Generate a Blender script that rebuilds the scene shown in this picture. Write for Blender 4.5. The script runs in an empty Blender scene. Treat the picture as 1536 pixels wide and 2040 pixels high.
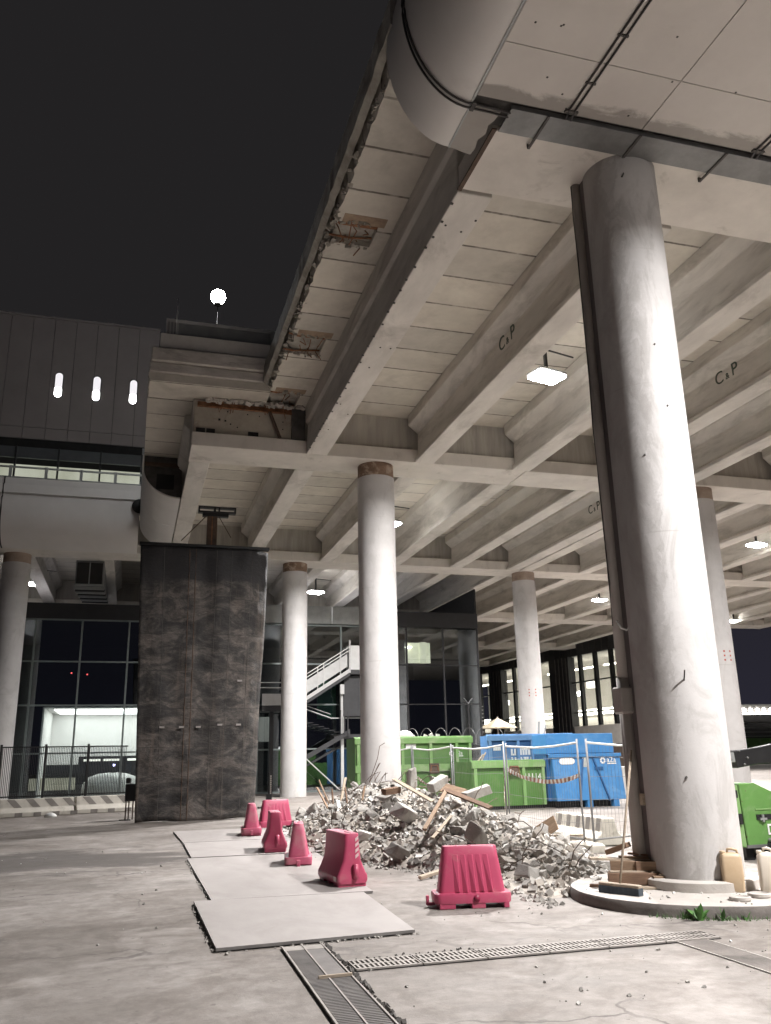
import bpy, bmesh, math, random
from mathutils import Vector, Matrix, noise as mnoise
PI = math.pi
random.seed(7)
C = bpy.context.scene.collection
SCALE = 1.2          # the layout below is in units of 1.2 m; everything is scaled to metres at the end

# ------------------------------------------------------------------ materials
def mat_new(name):
    m = bpy.data.materials.new(name); m.use_nodes = True
    nt = m.node_tree
    return m, nt, nt.nodes['Principled BSDF']

def N(nt, kind, **kw):
    n = nt.nodes.new(kind)
    for k, v in kw.items():
        if k.startswith('i_'):
            key = k[2:]
            n.inputs[int(key) if key.isdigit() else key].default_value = v
        else:
            setattr(n, k, v)
    return n

def coords(nt, stretch=(1, 1, 1)):
    tc = N(nt, 'ShaderNodeTexCoord'); mp = N(nt, 'ShaderNodeMapping')
    mp.inputs['Scale'].default_value = stretch
    nt.links.new(tc.outputs['Object'], mp.inputs['Vector'])
    return mp.outputs['Vector']

def noise(nt, vec, scale, detail=6, rough=.6, dist=0):
    n = N(nt, 'ShaderNodeTexNoise')
    n.inputs['Scale'].default_value = scale; n.inputs['Detail'].default_value = detail
    n.inputs['Roughness'].default_value = rough; n.inputs['Distortion'].default_value = dist
    nt.links.new(vec, n.inputs['Vector'])
    return n.outputs['Fac']

def ramp(nt, fac, stops):
    r = N(nt, 'ShaderNodeValToRGB')
    el = r.color_ramp.elements
    while len(el) < len(stops): el.new(.5)
    for e, (p, c) in zip(el, stops):
        e.position = p; e.color = (*c, 1) if len(c) == 3 else c
    nt.links.new(fac, r.inputs['Fac'])
    return r.outputs['Color']

def mix(nt, fac, a, b, mode='MIX'):
    m = N(nt, 'ShaderNodeMix', data_type='RGBA', blend_type=mode)
    if isinstance(fac, float): m.inputs[0].default_value = fac
    else: nt.links.new(fac, m.inputs[0])
    for s, v in ((6, a), (7, b)):
        if isinstance(v, tuple): m.inputs[s].default_value = (*v, 1)
        else: nt.links.new(v, m.inputs[s])
    return m.outputs[2]

def bump(nt, fac, strength, bsdf, dist=.02):
    b = N(nt, 'ShaderNodeBump'); b.inputs['Strength'].default_value = strength; b.inputs['Distance'].default_value = dist
    nt.links.new(fac, b.inputs['Height']); nt.links.new(b.outputs['Normal'], bsdf.inputs['Normal'])

def mul(c, k): return tuple(x * k for x in c)

def surf(name, col, col2=None, scale=2., rough=.85, stain=None, stain_scale=.7, stain_lo=.5, stain_hi=.75, bscale=40, bstr=.25,
         metallic=0., stretch=(1, 1, 1), speck=None, rvar=.1):
    """A weathered surface: two-tone noise, larger stains with an outline of their own, fine bump."""
    m, nt, b = mat_new(name)
    v = coords(nt, stretch)
    col2 = col2 or mul(col, .72)
    base = ramp(nt, noise(nt, v, scale, 8, .65), [(.32, col2), (.66, col)])
    if stain:
        f = noise(nt, v, stain_scale, 7, .68, .6)
        base = mix(nt, ramp(nt, f, [(stain_lo, (0, 0, 0)), (stain_hi, (1, 1, 1))]), base, stain)
    if speck:
        f = noise(nt, v, 23, 3, .5)
        base = mix(nt, ramp(nt, f, [(.68, (0, 0, 0)), (.72, (1, 1, 1))]), base, speck)
    nt.links.new(base, b.inputs['Base Color'])
    fr = noise(nt, v, scale * 2.3, 5)
    rr = N(nt, 'ShaderNodeMapRange'); rr.inputs[3].default_value = rough - rvar; rr.inputs[4].default_value = min(1, rough + rvar)
    nt.links.new(fr, rr.inputs[0]); nt.links.new(rr.outputs[0], b.inputs['Roughness'])
    b.inputs['Metallic'].default_value = metallic
    if bstr: bump(nt, noise(nt, v, bscale, 6, .7), bstr, b)
    return m

def N_add(nt, sock, k):
    a = N(nt, 'ShaderNodeMath', operation='ADD'); a.inputs[1].default_value = k; nt.links.new(sock, a.inputs[0]); return a.outputs[0]

def emit(name, col, strength):
    m, nt, b = mat_new(name)
    b.inputs['Base Color'].default_value = (*mul(col, .3), 1)
    b.inputs['Emission Color'].default_value = (*col, 1); b.inputs['Emission Strength'].default_value = strength
    return m

M = {}
CON = (.64, .605, .555)
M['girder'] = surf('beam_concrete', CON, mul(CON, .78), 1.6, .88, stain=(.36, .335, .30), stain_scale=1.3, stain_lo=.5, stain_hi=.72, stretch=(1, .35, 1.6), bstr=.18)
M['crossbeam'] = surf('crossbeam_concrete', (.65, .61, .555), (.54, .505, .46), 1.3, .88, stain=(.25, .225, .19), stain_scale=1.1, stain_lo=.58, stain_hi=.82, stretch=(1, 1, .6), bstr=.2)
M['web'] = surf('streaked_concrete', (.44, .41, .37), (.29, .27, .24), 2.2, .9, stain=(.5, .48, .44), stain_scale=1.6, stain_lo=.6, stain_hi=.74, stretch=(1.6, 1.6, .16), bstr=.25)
M['raw'] = surf('raw_broken_concrete', (.40, .375, .33), (.24, .22, .19), 3., .95, stain=(.14, .12, .10), stain_scale=1.7, stain_lo=.5, stain_hi=.8, bscale=14, bstr=.8)
M['edge_pale'] = surf('weathered_edge_concrete', (.62, .58, .53), (.36, .33, .30), 2.2, .92, stain=(.22, .19, .165), stain_scale=1.6, stain_lo=.54, stain_hi=.78, stretch=(.5, 1, 1.8), bscale=16, bstr=.6)
M['endwall'] = surf('cast_concrete_end', (.43, .39, .33), (.33, .295, .245), 1.7, .92, stain=(.2, .16, .12), stain_scale=1.3, stain_lo=.56, stain_hi=.8, bscale=20, bstr=.35)

def slab_mat():
    m, nt, b = mat_new('plank_slab_concrete')
    v = coords(nt)
    base = ramp(nt, noise(nt, v, 1.1, 8, .7), [(.3, (.49, .455, .40)), (.7, (.64, .60, .53))])
    base = mix(nt, ramp(nt, noise(nt, v, .55, 6, .7, .5), [(.53, (0, 0, 0)), (.8, (1, 1, 1))]), base, (.36, .33, .285))
    sx = N(nt, 'ShaderNodeSeparateXYZ'); nt.links.new(v, sx.inputs[0])
    wob = N(nt, 'ShaderNodeMath', operation='MULTIPLY_ADD'); wob.inputs[1].default_value = .03
    nt.links.new(noise(nt, v, 3.5, 3), wob.inputs[0]); nt.links.new(sx.outputs['Y'], wob.inputs[2])
    md = N(nt, 'ShaderNodeMath', operation='PINGPONG'); md.inputs[1].default_value = .505 * SCALE
    ad = N(nt, 'ShaderNodeMath', operation='ADD'); ad.inputs[1].default_value = -11.24 * SCALE
    nt.links.new(wob.outputs[0], ad.inputs[0]); nt.links.new(ad.outputs[0], md.inputs[0])
    line = ramp(nt, md.outputs[0], [(.0, (1, 1, 1)), (.022, (1, 1, 1)), (.034, (0, 0, 0))])
    brk = ramp(nt, noise(nt, v, 2.6, 3), [(.3, (.25, .25, .25)), (.55, (.9, .9, .9))])
    fac = mix(nt, 1., line, brk, 'MULTIPLY')
    base = mix(nt, fac, base, (.10, .085, .07))
    # one plank differs a little from the next
    fl = N(nt, 'ShaderNodeMath', operation='DIVIDE'); fl.inputs[1].default_value = 1.01 * SCALE
    nt.links.new(ad.outputs[0], fl.inputs[0])
    fo = N(nt, 'ShaderNodeMath', operation='FLOOR'); nt.links.new(fl.outputs[0], fo.inputs[0])
    wn = N(nt, 'ShaderNodeTexWhiteNoise', noise_dimensions='1D'); nt.links.new(fo.outputs[0], wn.inputs['W'])
    k = ramp(nt, wn.outputs['Value'], [(0, (.86, .86, .86)), (1, (1.06, 1.05, 1.03))])
    base = mix(nt, 1., base, k, 'MULTIPLY')
    nt.links.new(base, b.inputs['Base Color']); b.inputs['Roughness'].default_value = .9
    bump(nt, noise(nt, v, 30, 6, .7), .25, b)
    return m
M['slab'] = slab_mat()

def column_mat(name, stain_amt):
    m, nt, b = mat_new(name)
    v = coords(nt)
    base = ramp(nt, noise(nt, v, 1.4, 7, .6), [(.3, (.46, .445, .435)), (.68, (.55, .532, .522))])
    v2 = coords(nt, (1, 1, .45))
    s = ramp(nt, noise(nt, v2, 1.7, 8, .72, 1.0), [(.58 - stain_amt * .12, (0, 0, 0)), (.60, (.45, .45, .45)), (.68, (.30, .30, .30)), (.8, (1, 1, 1))])
    f = N(nt, 'ShaderNodeMath', operation='MULTIPLY'); f.inputs[1].default_value = stain_amt
    nt.links.new(s, f.inputs[0])
    base = mix(nt, f.outputs[0], base, (.22, .20, .18))
    # mottled grey-green band of damp just above the foot
    sx = N(nt, 'ShaderNodeSeparateXYZ'); nt.links.new(v, sx.inputs[0])
    zf = ramp(nt, sx.outputs['Z'], [(0, (1, 1, 1)), (1, (0, 0, 0))])
    n3 = ramp(nt, noise(nt, v, 3.1, 7, .7), [(.45, (0, 0, 0)), (.7, (.5, .5, .5))])
    base = mix(nt, mix(nt, 1., zf, n3, 'MULTIPLY'), base, (.30, .29, .25))
    if stain_amt > .5:      # downpipe side darkened in the colour: its shade, plus run-off dirt
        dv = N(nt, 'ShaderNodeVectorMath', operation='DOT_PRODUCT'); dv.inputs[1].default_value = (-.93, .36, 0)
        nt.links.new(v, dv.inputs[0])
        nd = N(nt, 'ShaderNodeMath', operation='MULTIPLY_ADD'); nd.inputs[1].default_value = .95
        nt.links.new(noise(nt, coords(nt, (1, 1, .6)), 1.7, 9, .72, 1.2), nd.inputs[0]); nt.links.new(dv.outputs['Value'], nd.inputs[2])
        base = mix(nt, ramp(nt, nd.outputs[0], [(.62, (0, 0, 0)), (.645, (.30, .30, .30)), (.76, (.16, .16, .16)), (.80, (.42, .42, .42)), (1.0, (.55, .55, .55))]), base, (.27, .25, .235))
    # casting rings
    pp = N(nt, 'ShaderNodeMath', operation='PINGPONG'); pp.inputs[1].default_value = 1.1
    nt.links.new(sx.outputs['Z'], pp.inputs[0])
    ring = ramp(nt, pp.outputs[0], [(.0, (.4, .4, .4)), (.006, (.4, .4, .4)), (.012, (0, 0, 0))])
    rn = ramp(nt, noise(nt, v, 1.2, 2), [(.45, (0, 0, 0)), (.6, (1, 1, 1))])
    base = mix(nt, mix(nt, 1., ring, rn, 'MULTIPLY'), base, (.3, .28, .26))
    nt.links.new(base, b.inputs['Base Color']); b.inputs['Roughness'].default_value = .8
    bump(nt, noise(nt, v, 22, 6, .65), .12, b)
    return m
M['column'] = column_mat('painted_column', .35)
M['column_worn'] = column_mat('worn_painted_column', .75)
M['collar'] = surf('rusty_collar', (.30, .20, .14), (.10, .06, .04), 2.2, .85, stain=(.42, .33, .26), stain_scale=1.9, stain_lo=.5, stain_hi=.62, bstr=.3)
M['collar_pale'] = surf('pale_stained_collar', (.40, .32, .26), (.26, .19, .15), 2.2, .85, bstr=.3)
M['cladding'] = surf('white_cladding', (.60, .575, .55), (.55, .525, .50), .8, .55, stain=(.47, .445, .42), stain_scale=.5, stain_lo=.62, stain_hi=.85, bstr=.03)
M['cladding_soffit'] = surf('white_soffit', (.57, .535, .495), (.51, .475, .44), .9, .75, stain=(.44, .405, .37), stain_scale=.8, stain_lo=.64, stain_hi=.86, bstr=.06)
def soot(m):
    nt = m.node_tree; b = nt.nodes['Principled BSDF']; src = b.inputs['Base Color'].links[0].from_socket
    v = coords(nt); sx = N(nt, 'ShaderNodeSeparateXYZ'); nt.links.new(v, sx.inputs[0])
    mr = N(nt, 'ShaderNodeMapRange'); mr.inputs[1].default_value = 8.45; mr.inputs[2].default_value = 9.15; nt.links.new(sx.outputs['Y'], mr.inputs[0])
    ma = N(nt, 'ShaderNodeMath', operation='MULTIPLY_ADD'); ma.inputs[1].default_value = .9
    nt.links.new(noise(nt, coords(nt, (.8, 1.6, 1)), 1.6, 8, .7, .4), ma.inputs[0]); nt.links.new(mr.outputs[0], ma.inputs[2])
    c = mix(nt, ramp(nt, ma.outputs[0], [(.86, (0, 0, 0)), (1.0, (.6, .6, .6))]), src, (.13, .115, .10))
    nt.links.new(c, b.inputs['Base Color'])
soot(M['cladding_soffit'])
M['dark'] = surf('dark_void', (.02, .019, .018), (.012, .011, .011), 2, .9, bstr=0)
M['grime'] = surf('dark_grime', (.10, .092, .085), (.05, .046, .042), 3, .9, bstr=.2)
M['galv'] = surf('galvanised_steel', (.24, .24, .235), (.16, .16, .157), 2.4, .55, stain=(.2, .19, .18), stain_scale=1.5, stain_lo=.58, stain_hi=.8, metallic=.6, bstr=.08)
M['steel_grey'] = surf('grey_painted_steel', (.33, .34, .33), (.25, .255, .25), 3, .5, metallic=.3, bstr=.05)
M['fence_grey'] = surf('dull_zinc', (.24, .24, .25), (.17, .17, .175), 3, .55, metallic=.3, bstr=.05)
M['cable'] = surf('black_cable', (.045, .04, .038), None, 5, .6, bstr=0)
M['pipe'] = surf('stained_pipe', (.36, .33, .31), (.19, .17, .16), 1.5, .6, stain=(.36, .33, .30), stain_scale=1.2, stain_lo=.5, stain_hi=.7, stretch=(1, 1, .3), bstr=.1)
M['pipe_dark'] = surf('dirty_channel', (.15, .13, .125), (.07, .06, .058), 1.5, .7, stretch=(1, 1, .3), bstr=.1)
M['rust'] = surf('rusted_steel', (.30, .13, .06), (.12, .055, .03), 5, .9, stain=(.36, .22, .13), stain_scale=2.5, bstr=.4)
M['rustdark'] = surf('dark_rusted_steel', (.12, .075, .05), (.05, .035, .028), 5, .85, bstr=.3)
M['ruststain'] = surf('rust_stained_concrete', (.36, .27, .19), (.24, .17, .12), 4, .95, bstr=.3)
M['wood'] = surf('rough_timber', (.30, .205, .135), (.19, .128, .082), 4, .85, stretch=(1, 9, 9), bscale=25, bstr=.3)
M['wood_dusty'] = surf('dusty_timber', (.42, .345, .265), (.29, .235, .18), 4, .9, stretch=(1, 9, 9), bscale=25, bstr=.3)
M['wood_dark'] = surf('dark_timber', (.20, .12, .075), (.11, .065, .042), 4, .85, stretch=(1, 8, 8), bscale=25, bstr=.3)
M['pink'] = surf('pink_plastic', (.47, .072, .140), (.41, .058, .118), 1.8, .38, stain=(.40, .19, .19), stain_scale=3.4, stain_lo=.55, stain_hi=.82, bstr=.03)
M['pink_dusty'] = surf('dusty_pink_plastic', (.47, .10, .165), (.41, .075, .14), 2.2, .5, stain=(.42, .25, .24), stain_scale=3.2, stain_lo=.48, stain_hi=.78, bstr=.05)
M['pink_dark'] = surf('pink_recess', (.30, .02, .065), None, 3, .5, bstr=0)
M['white_refl'] = surf('reflective_white', (.72, .55, .55), None, 4, .4, bstr=0)
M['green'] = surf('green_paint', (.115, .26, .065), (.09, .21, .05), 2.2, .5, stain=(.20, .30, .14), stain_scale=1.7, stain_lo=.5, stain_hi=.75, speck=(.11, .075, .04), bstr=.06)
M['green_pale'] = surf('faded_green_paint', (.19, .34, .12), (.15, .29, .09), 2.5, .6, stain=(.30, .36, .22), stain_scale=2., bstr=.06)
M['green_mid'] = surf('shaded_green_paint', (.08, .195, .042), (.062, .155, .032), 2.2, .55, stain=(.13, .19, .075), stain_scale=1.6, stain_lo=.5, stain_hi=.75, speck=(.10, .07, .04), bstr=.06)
M['blue_mid'] = surf('shaded_blue_paint', (.07, .19, .40), (.055, .16, .34), 2., .5, stain=(.14, .24, .40), stain_scale=1.6, bstr=.05)  # for walls set back between ribs: recess shade put into the blue
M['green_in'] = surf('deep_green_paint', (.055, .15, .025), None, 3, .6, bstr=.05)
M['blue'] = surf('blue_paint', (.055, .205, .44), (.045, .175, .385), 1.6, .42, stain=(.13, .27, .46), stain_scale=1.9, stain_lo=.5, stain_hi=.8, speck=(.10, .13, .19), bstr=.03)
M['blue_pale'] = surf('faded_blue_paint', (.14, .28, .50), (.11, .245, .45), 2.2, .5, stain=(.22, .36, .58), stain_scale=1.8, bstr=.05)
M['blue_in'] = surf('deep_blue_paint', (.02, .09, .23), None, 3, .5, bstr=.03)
M['white'] = surf('white_paint', (.74, .74, .72), (.66, .66, .64), 3, .5, bstr=.03)
M['signgrey'] = surf('grey_notice', (.42, .44, .42), (.30, .31, .30), 12, .6, bstr=0)
M['dirtywhite'] = surf('dirty_white_plaster', (.66, .63, .59), (.55, .52, .48), 2, .85, stain=(.4, .37, .33), stain_scale=1.6, stain_lo=.6, stain_hi=.8, bstr=.1)
M['njc'] = surf('painted_concrete_barrier', (.56, .53, .47), (.46, .43, .38), 3, .9, stain=(.28, .25, .21), stain_scale=2., stain_lo=.56, stain_hi=.8, bscale=22, bstr=.35)
M['njs'] = surf('grey_stripe_paint', (.24, .22, .20), (.17, .155, .14), 3, .9, bscale=22, bstr=.35)
M['blackmetal'] = surf('black_metal', (.022, .022, .023), (.014, .014, .015), 4, .45, metallic=.2, bstr=.04)
M['darkframe'] = surf('dark_frame', (.022, .022, .024), (.016, .016, .018), 3, .5, bstr=0)
M['mullion'] = surf('grey_green_mullion', (.20, .23, .225), (.15, .175, .17), 3, .45, metallic=.3, bstr=0)
M['facade_dark'] = surf('brown_grey_facade_panel', (.31, .27, .258), (.27, .235, .226), .7, .6, bstr=.03)
M['black_plastic'] = surf('black_plastic', (.018, .018, .02), None, 4, .5, bstr=.02)
M['red'] = surf('red_plastic', (.45, .08, .05), None, 4, .6, bstr=0)
M['jerry'] = surf('yellowed_plastic', (.52, .40, .27), (.44, .32, .20), 2.5, .45, stain=(.36, .23, .13), stain_scale=2.2, stain_lo=.52, stain_hi=.8, bstr=.04)
M['jerry_white'] = surf('milky_plastic', (.62, .56, .48), (.54, .48, .40), 2.5, .4, bstr=.03)
M['leaf'] = surf('weed_leaf', (.065, .17, .03), (.035, .10, .018), 9, .55, bstr=.1)
M['bristle'] = surf('blue_grey_bristles', (.06, .075, .09), (.035, .045, .055), 20, .9, stretch=(1, 1, .1), bstr=.4)
M['plate'] = surf('dusty_steel_plate', (.36, .332, .318), (.30, .275, .262), .9, .7, stain=(.245, .222, .208), stain_scale=1.1, stain_lo=.46, stain_hi=.8, stretch=(1, .5, 1), bscale=18, bstr=.1)
M['plate_edge'] = surf('steel_plate_edge', (.20, .19, .18), (.12, .11, .105), 3, .7, bstr=.1)
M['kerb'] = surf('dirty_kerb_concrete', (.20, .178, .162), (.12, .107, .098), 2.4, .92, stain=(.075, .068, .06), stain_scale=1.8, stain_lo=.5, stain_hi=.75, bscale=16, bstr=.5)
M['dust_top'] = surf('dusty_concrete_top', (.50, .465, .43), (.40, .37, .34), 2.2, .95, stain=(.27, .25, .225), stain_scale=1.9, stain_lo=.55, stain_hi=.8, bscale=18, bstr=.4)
M['rubble'] = surf('broken_concrete_rubble', (.38, .36, .33), (.25, .235, .215), 3.2, .95, stain=(.56, .54, .50), stain_scale=2.2, stain_lo=.55, stain_hi=.75, bscale=20, bstr=.5)
M['rubble_dark'] = surf('grey_concrete_rubble', (.28, .265, .245), (.18, .17, .155), 3.2, .95, bscale=20, bstr=.5)
M['rubble_tan'] = surf('dusty_tan_rubble', (.36, .325, .285), (.25, .225, .195), 3.2, .95, bscale=20, bstr=.5)
M['rubble_pale'] = surf('pale_dusty_rubble', (.46, .44, .41), (.35, .335, .31), 3.2, .95, bscale=20, bstr=.5)
M['rubble_white'] = surf('white_plaster_rubble', (.60, .585, .56), (.48, .465, .44), 3.2, .9, bscale=20, bstr=.3)
M['grate'] = surf('cast_iron_grate', (.36, .33, .305), (.25, .23, .21), 3, .85, metallic=0., bstr=.15)
M['grate_dark'] = surf('dark_grate', (.20, .185, .175), (.13, .12, .115), 3, .75, metallic=.2, bstr=.15)
M['canvas'] = surf('beige_canvas', (.55, .47, .34), (.47, .40, .29), 4, .9, bstr=.1)
M['curtain_fabric'] = surf('brown_curtain', (.30, .24, .16), (.17, .13, .09), 3, .9, stretch=(9, 9, .3), bstr=0)
M['brown'] = surf('brown_panelling', (.20, .15, .12), (.14, .105, .085), 3, .8, stretch=(6, 6, .4), bstr=.05)
M['letter'] = surf('dark_green_stencil', (.05, .075, .055), (.09, .10, .08), 6, .8, bstr=0)
M['stair_grey'] = surf('pale_grey_steel', (.50, .50, .49), (.42, .42, .41), 3, .5, bstr=.03)
M['stair_dark'] = surf('dark_steel_stringer', (.035, .035, .037), None, 3, .5, bstr=.03)
M['int_white'] = surf('white_interior_wall', (.75, .74, .72), (.70, .69, .67), 1, .8, bstr=0)
M['int_grey'] = surf('grey_interior', (.50, .48, .45), (.42, .40, .375), 1.3, .8, bstr=0)
M['int_dark'] = surf('dark_interior', (.03, .03, .034), (.02, .02, .023), 1.3, .8, bstr=0)
M['int_green'] = surf('green_interior_panel', (.07, .24, .13), None, 2, .7, bstr=0)
M['lamp'] = emit('lamp_lens', (1, .985, .96), 60)
M['lamp_far'] = emit('small_downlight', (1, .98, .95), 25)
M['tube'] = emit('light_strip', (1, .93, .80), 9)
M['tube_soft'] = emit('soft_light_strip', (1, .95, .85), 1.6)
M['oval_hi'] = emit('bright_oval_lamp', (1, .98, .97), 6)
M['oval_lo'] = emit('lit_oval_wall', (.62, .60, .62), .75)
M['redled'] = emit('red_indicator', (1, .12, .12), 2)
M['blueled'] = emit('blue_white_indicator', (.6, .55, 1), 8)

def lit_interior(name, a, bcol, s, sc):
    m, nt, b = mat_new(name)
    v = coords(nt, (1, 1, .5))
    c = ramp(nt, noise(nt, v, sc, 3), [(.35, a), (.65, bcol)])
    nt.links.new(c, b.inputs['Base Color']); nt.links.new(c, b.inputs['Emission Color'])
    b.inputs['Emission Strength'].default_value = s
    return m
M['lit_room'] = lit_interior('lit_room_behind_glass', (.27, .265, .21), (.36, .355, .30), 1.0, .6)
M['lit_room_warm'] = lit_interior('lit_office_behind_glass', (.50, .49, .36), (.62, .60, .46), .9, 1.2)

def glass_mat(name, tint, refl):
    m = bpy.data.materials.new(name); m.use_nodes = True; nt = m.node_tree
    nt.nodes.remove(nt.nodes['Principled BSDF'])
    out = nt.nodes['Material Output']
    tr = N(nt, 'ShaderNodeBsdfTransparent'); tr.inputs[0].default_value = (*tint, 1)
    gl = N(nt, 'ShaderNodeBsdfGlossy'); gl.inputs['Roughness'].default_value = .015; gl.inputs['Color'].default_value = (.9, .95, 1, 1)
    ge = N(nt, 'ShaderNodeNewGeometry'); dt = N(nt, 'ShaderNodeVectorMath', operation='DOT_PRODUCT')
    nt.links.new(ge.outputs['Normal'], dt.inputs[0]); nt.links.new(ge.outputs['Incoming'], dt.inputs[1])
    ab = N(nt, 'ShaderNodeMath', operation='ABSOLUTE'); nt.links.new(dt.outputs['Value'], ab.inputs[0])
    iv = N(nt, 'ShaderNodeMath', operation='SUBTRACT'); iv.inputs[0].default_value = 1; nt.links.new(ab.outputs[0], iv.inputs[1])
    pw = N(nt, 'ShaderNodeMath', operation='POWER'); pw.inputs[1].default_value = 5; nt.links.new(iv.outputs[0], pw.inputs[0])
    ad = N(nt, 'ShaderNodeMath', operation='MULTIPLY_ADD'); ad.inputs[1].default_value = .9 - refl; ad.inputs[2].default_value = .04 + refl
    nt.links.new(pw.outputs[0], ad.inputs[0])
    mx = N(nt, 'ShaderNodeMixShader')
    nt.links.new(ad.outputs[0], mx.inputs[0]); nt.links.new(tr.outputs[0], mx.inputs[1]); nt.links.new(gl.outputs[0], mx.inputs[2])
    nt.links.new(mx.outputs[0], out.inputs['Surface'])
    return m
M['glass'] = glass_mat('tinted_glass', (.72, .76, .76), .10)
M['glass_clear'] = glass_mat('clear_glass', (.85, .87, .86), .0)

def mat_curtain():
    m, nt, b = mat_new('worn_rubber_mat')
    v = coords(nt, (1.0, 1, 1.9))
    c = ramp(nt, noise(nt, v, .85, 9, .70, .9), [(.38, (.015, .014, .014)), (.48, (.042, .038, .036)), (.56, (.10, .088, .08)), (.62, (.06, .052, .048)), (.73, (.19, .17, .155))])
    cb = ramp(nt, noise(nt, coords(nt, (1.5, 1, 2.6)), 1.5, 9, .72, .8), [(.38, (.45, .45, .45)), (.62, (1.35, 1.33, 1.3))])
    c = mix(nt, .85, c, cb, 'MULTIPLY')
    v2 = coords(nt, (2.2, 1, .12))
    c = mix(nt, ramp(nt, noise(nt, v2, 2.2, 5), [(.56, (0, 0, 0)), (.72, (.5, .5, .5))]), c, (.14, .11, .09))
    sq = N(nt, 'ShaderNodeSeparateXYZ'); nt.links.new(coords(nt), sq.inputs[0])
    cell = []
    for ax, wd in (('X', .47), ('Z', 1.12)):
        dv = N(nt, 'ShaderNodeMath', operation='DIVIDE'); dv.inputs[1].default_value = wd; nt.links.new(sq.outputs[ax], dv.inputs[0])
        fo = N(nt, 'ShaderNodeMath', operation='FLOOR'); nt.links.new(dv.outputs[0], fo.inputs[0]); cell.append((fo.outputs[0], dv.outputs[0]))
    cx = N(nt, 'ShaderNodeCombineXYZ'); nt.links.new(cell[0][0], cx.inputs[0]); nt.links.new(cell[1][0], cx.inputs[1])
    wn = N(nt, 'ShaderNodeTexWhiteNoise', noise_dimensions='2D'); nt.links.new(cx.outputs[0], wn.inputs['Vector'])
    c = mix(nt, 1., c, ramp(nt, wn.outputs['Value'], [(0, (.70, .70, .70)), (1, (1.22, 1.19, 1.16))]), 'MULTIPLY')
    fr_ = N(nt, 'ShaderNodeMath', operation='FRACT'); nt.links.new(cell[1][1], fr_.inputs[0])
    lap = ramp(nt, fr_.outputs[0], [(0, (.7, .7, .7)), (.012, (.7, .7, .7)), (.02, (0, 0, 0))])
    c = mix(nt, lap, c, (.02, .018, .017))
    # the top metre of the mat is cleaner, black rubber
    sx = N(nt, 'ShaderNodeSeparateXYZ'); nt.links.new(coords(nt), sx.inputs[0])
    ed = N(nt, 'ShaderNodeMath', operation='MULTIPLY_ADD'); ed.inputs[1].default_value = .5
    nt.links.new(noise(nt, v, 2.0, 4), ed.inputs[0]); nt.links.new(sx.outputs['Z'], ed.inputs[2])
    mr = N(nt, 'ShaderNodeMapRange'); mr.inputs[1].default_value = 7.40; mr.inputs[2].default_value = 7.62
    nt.links.new(ed.outputs[0], mr.inputs[0])
    c = mix(nt, mr.outputs[0], c, (.016, .015, .016))
    nt.links.new(c, b.inputs['Base Color']); b.inputs['Roughness'].default_value = .72
    bump(nt, noise(nt, v, 6, 7, .7), .6, b, .05)
    return m
M['mat'] = mat_curtain()

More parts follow.
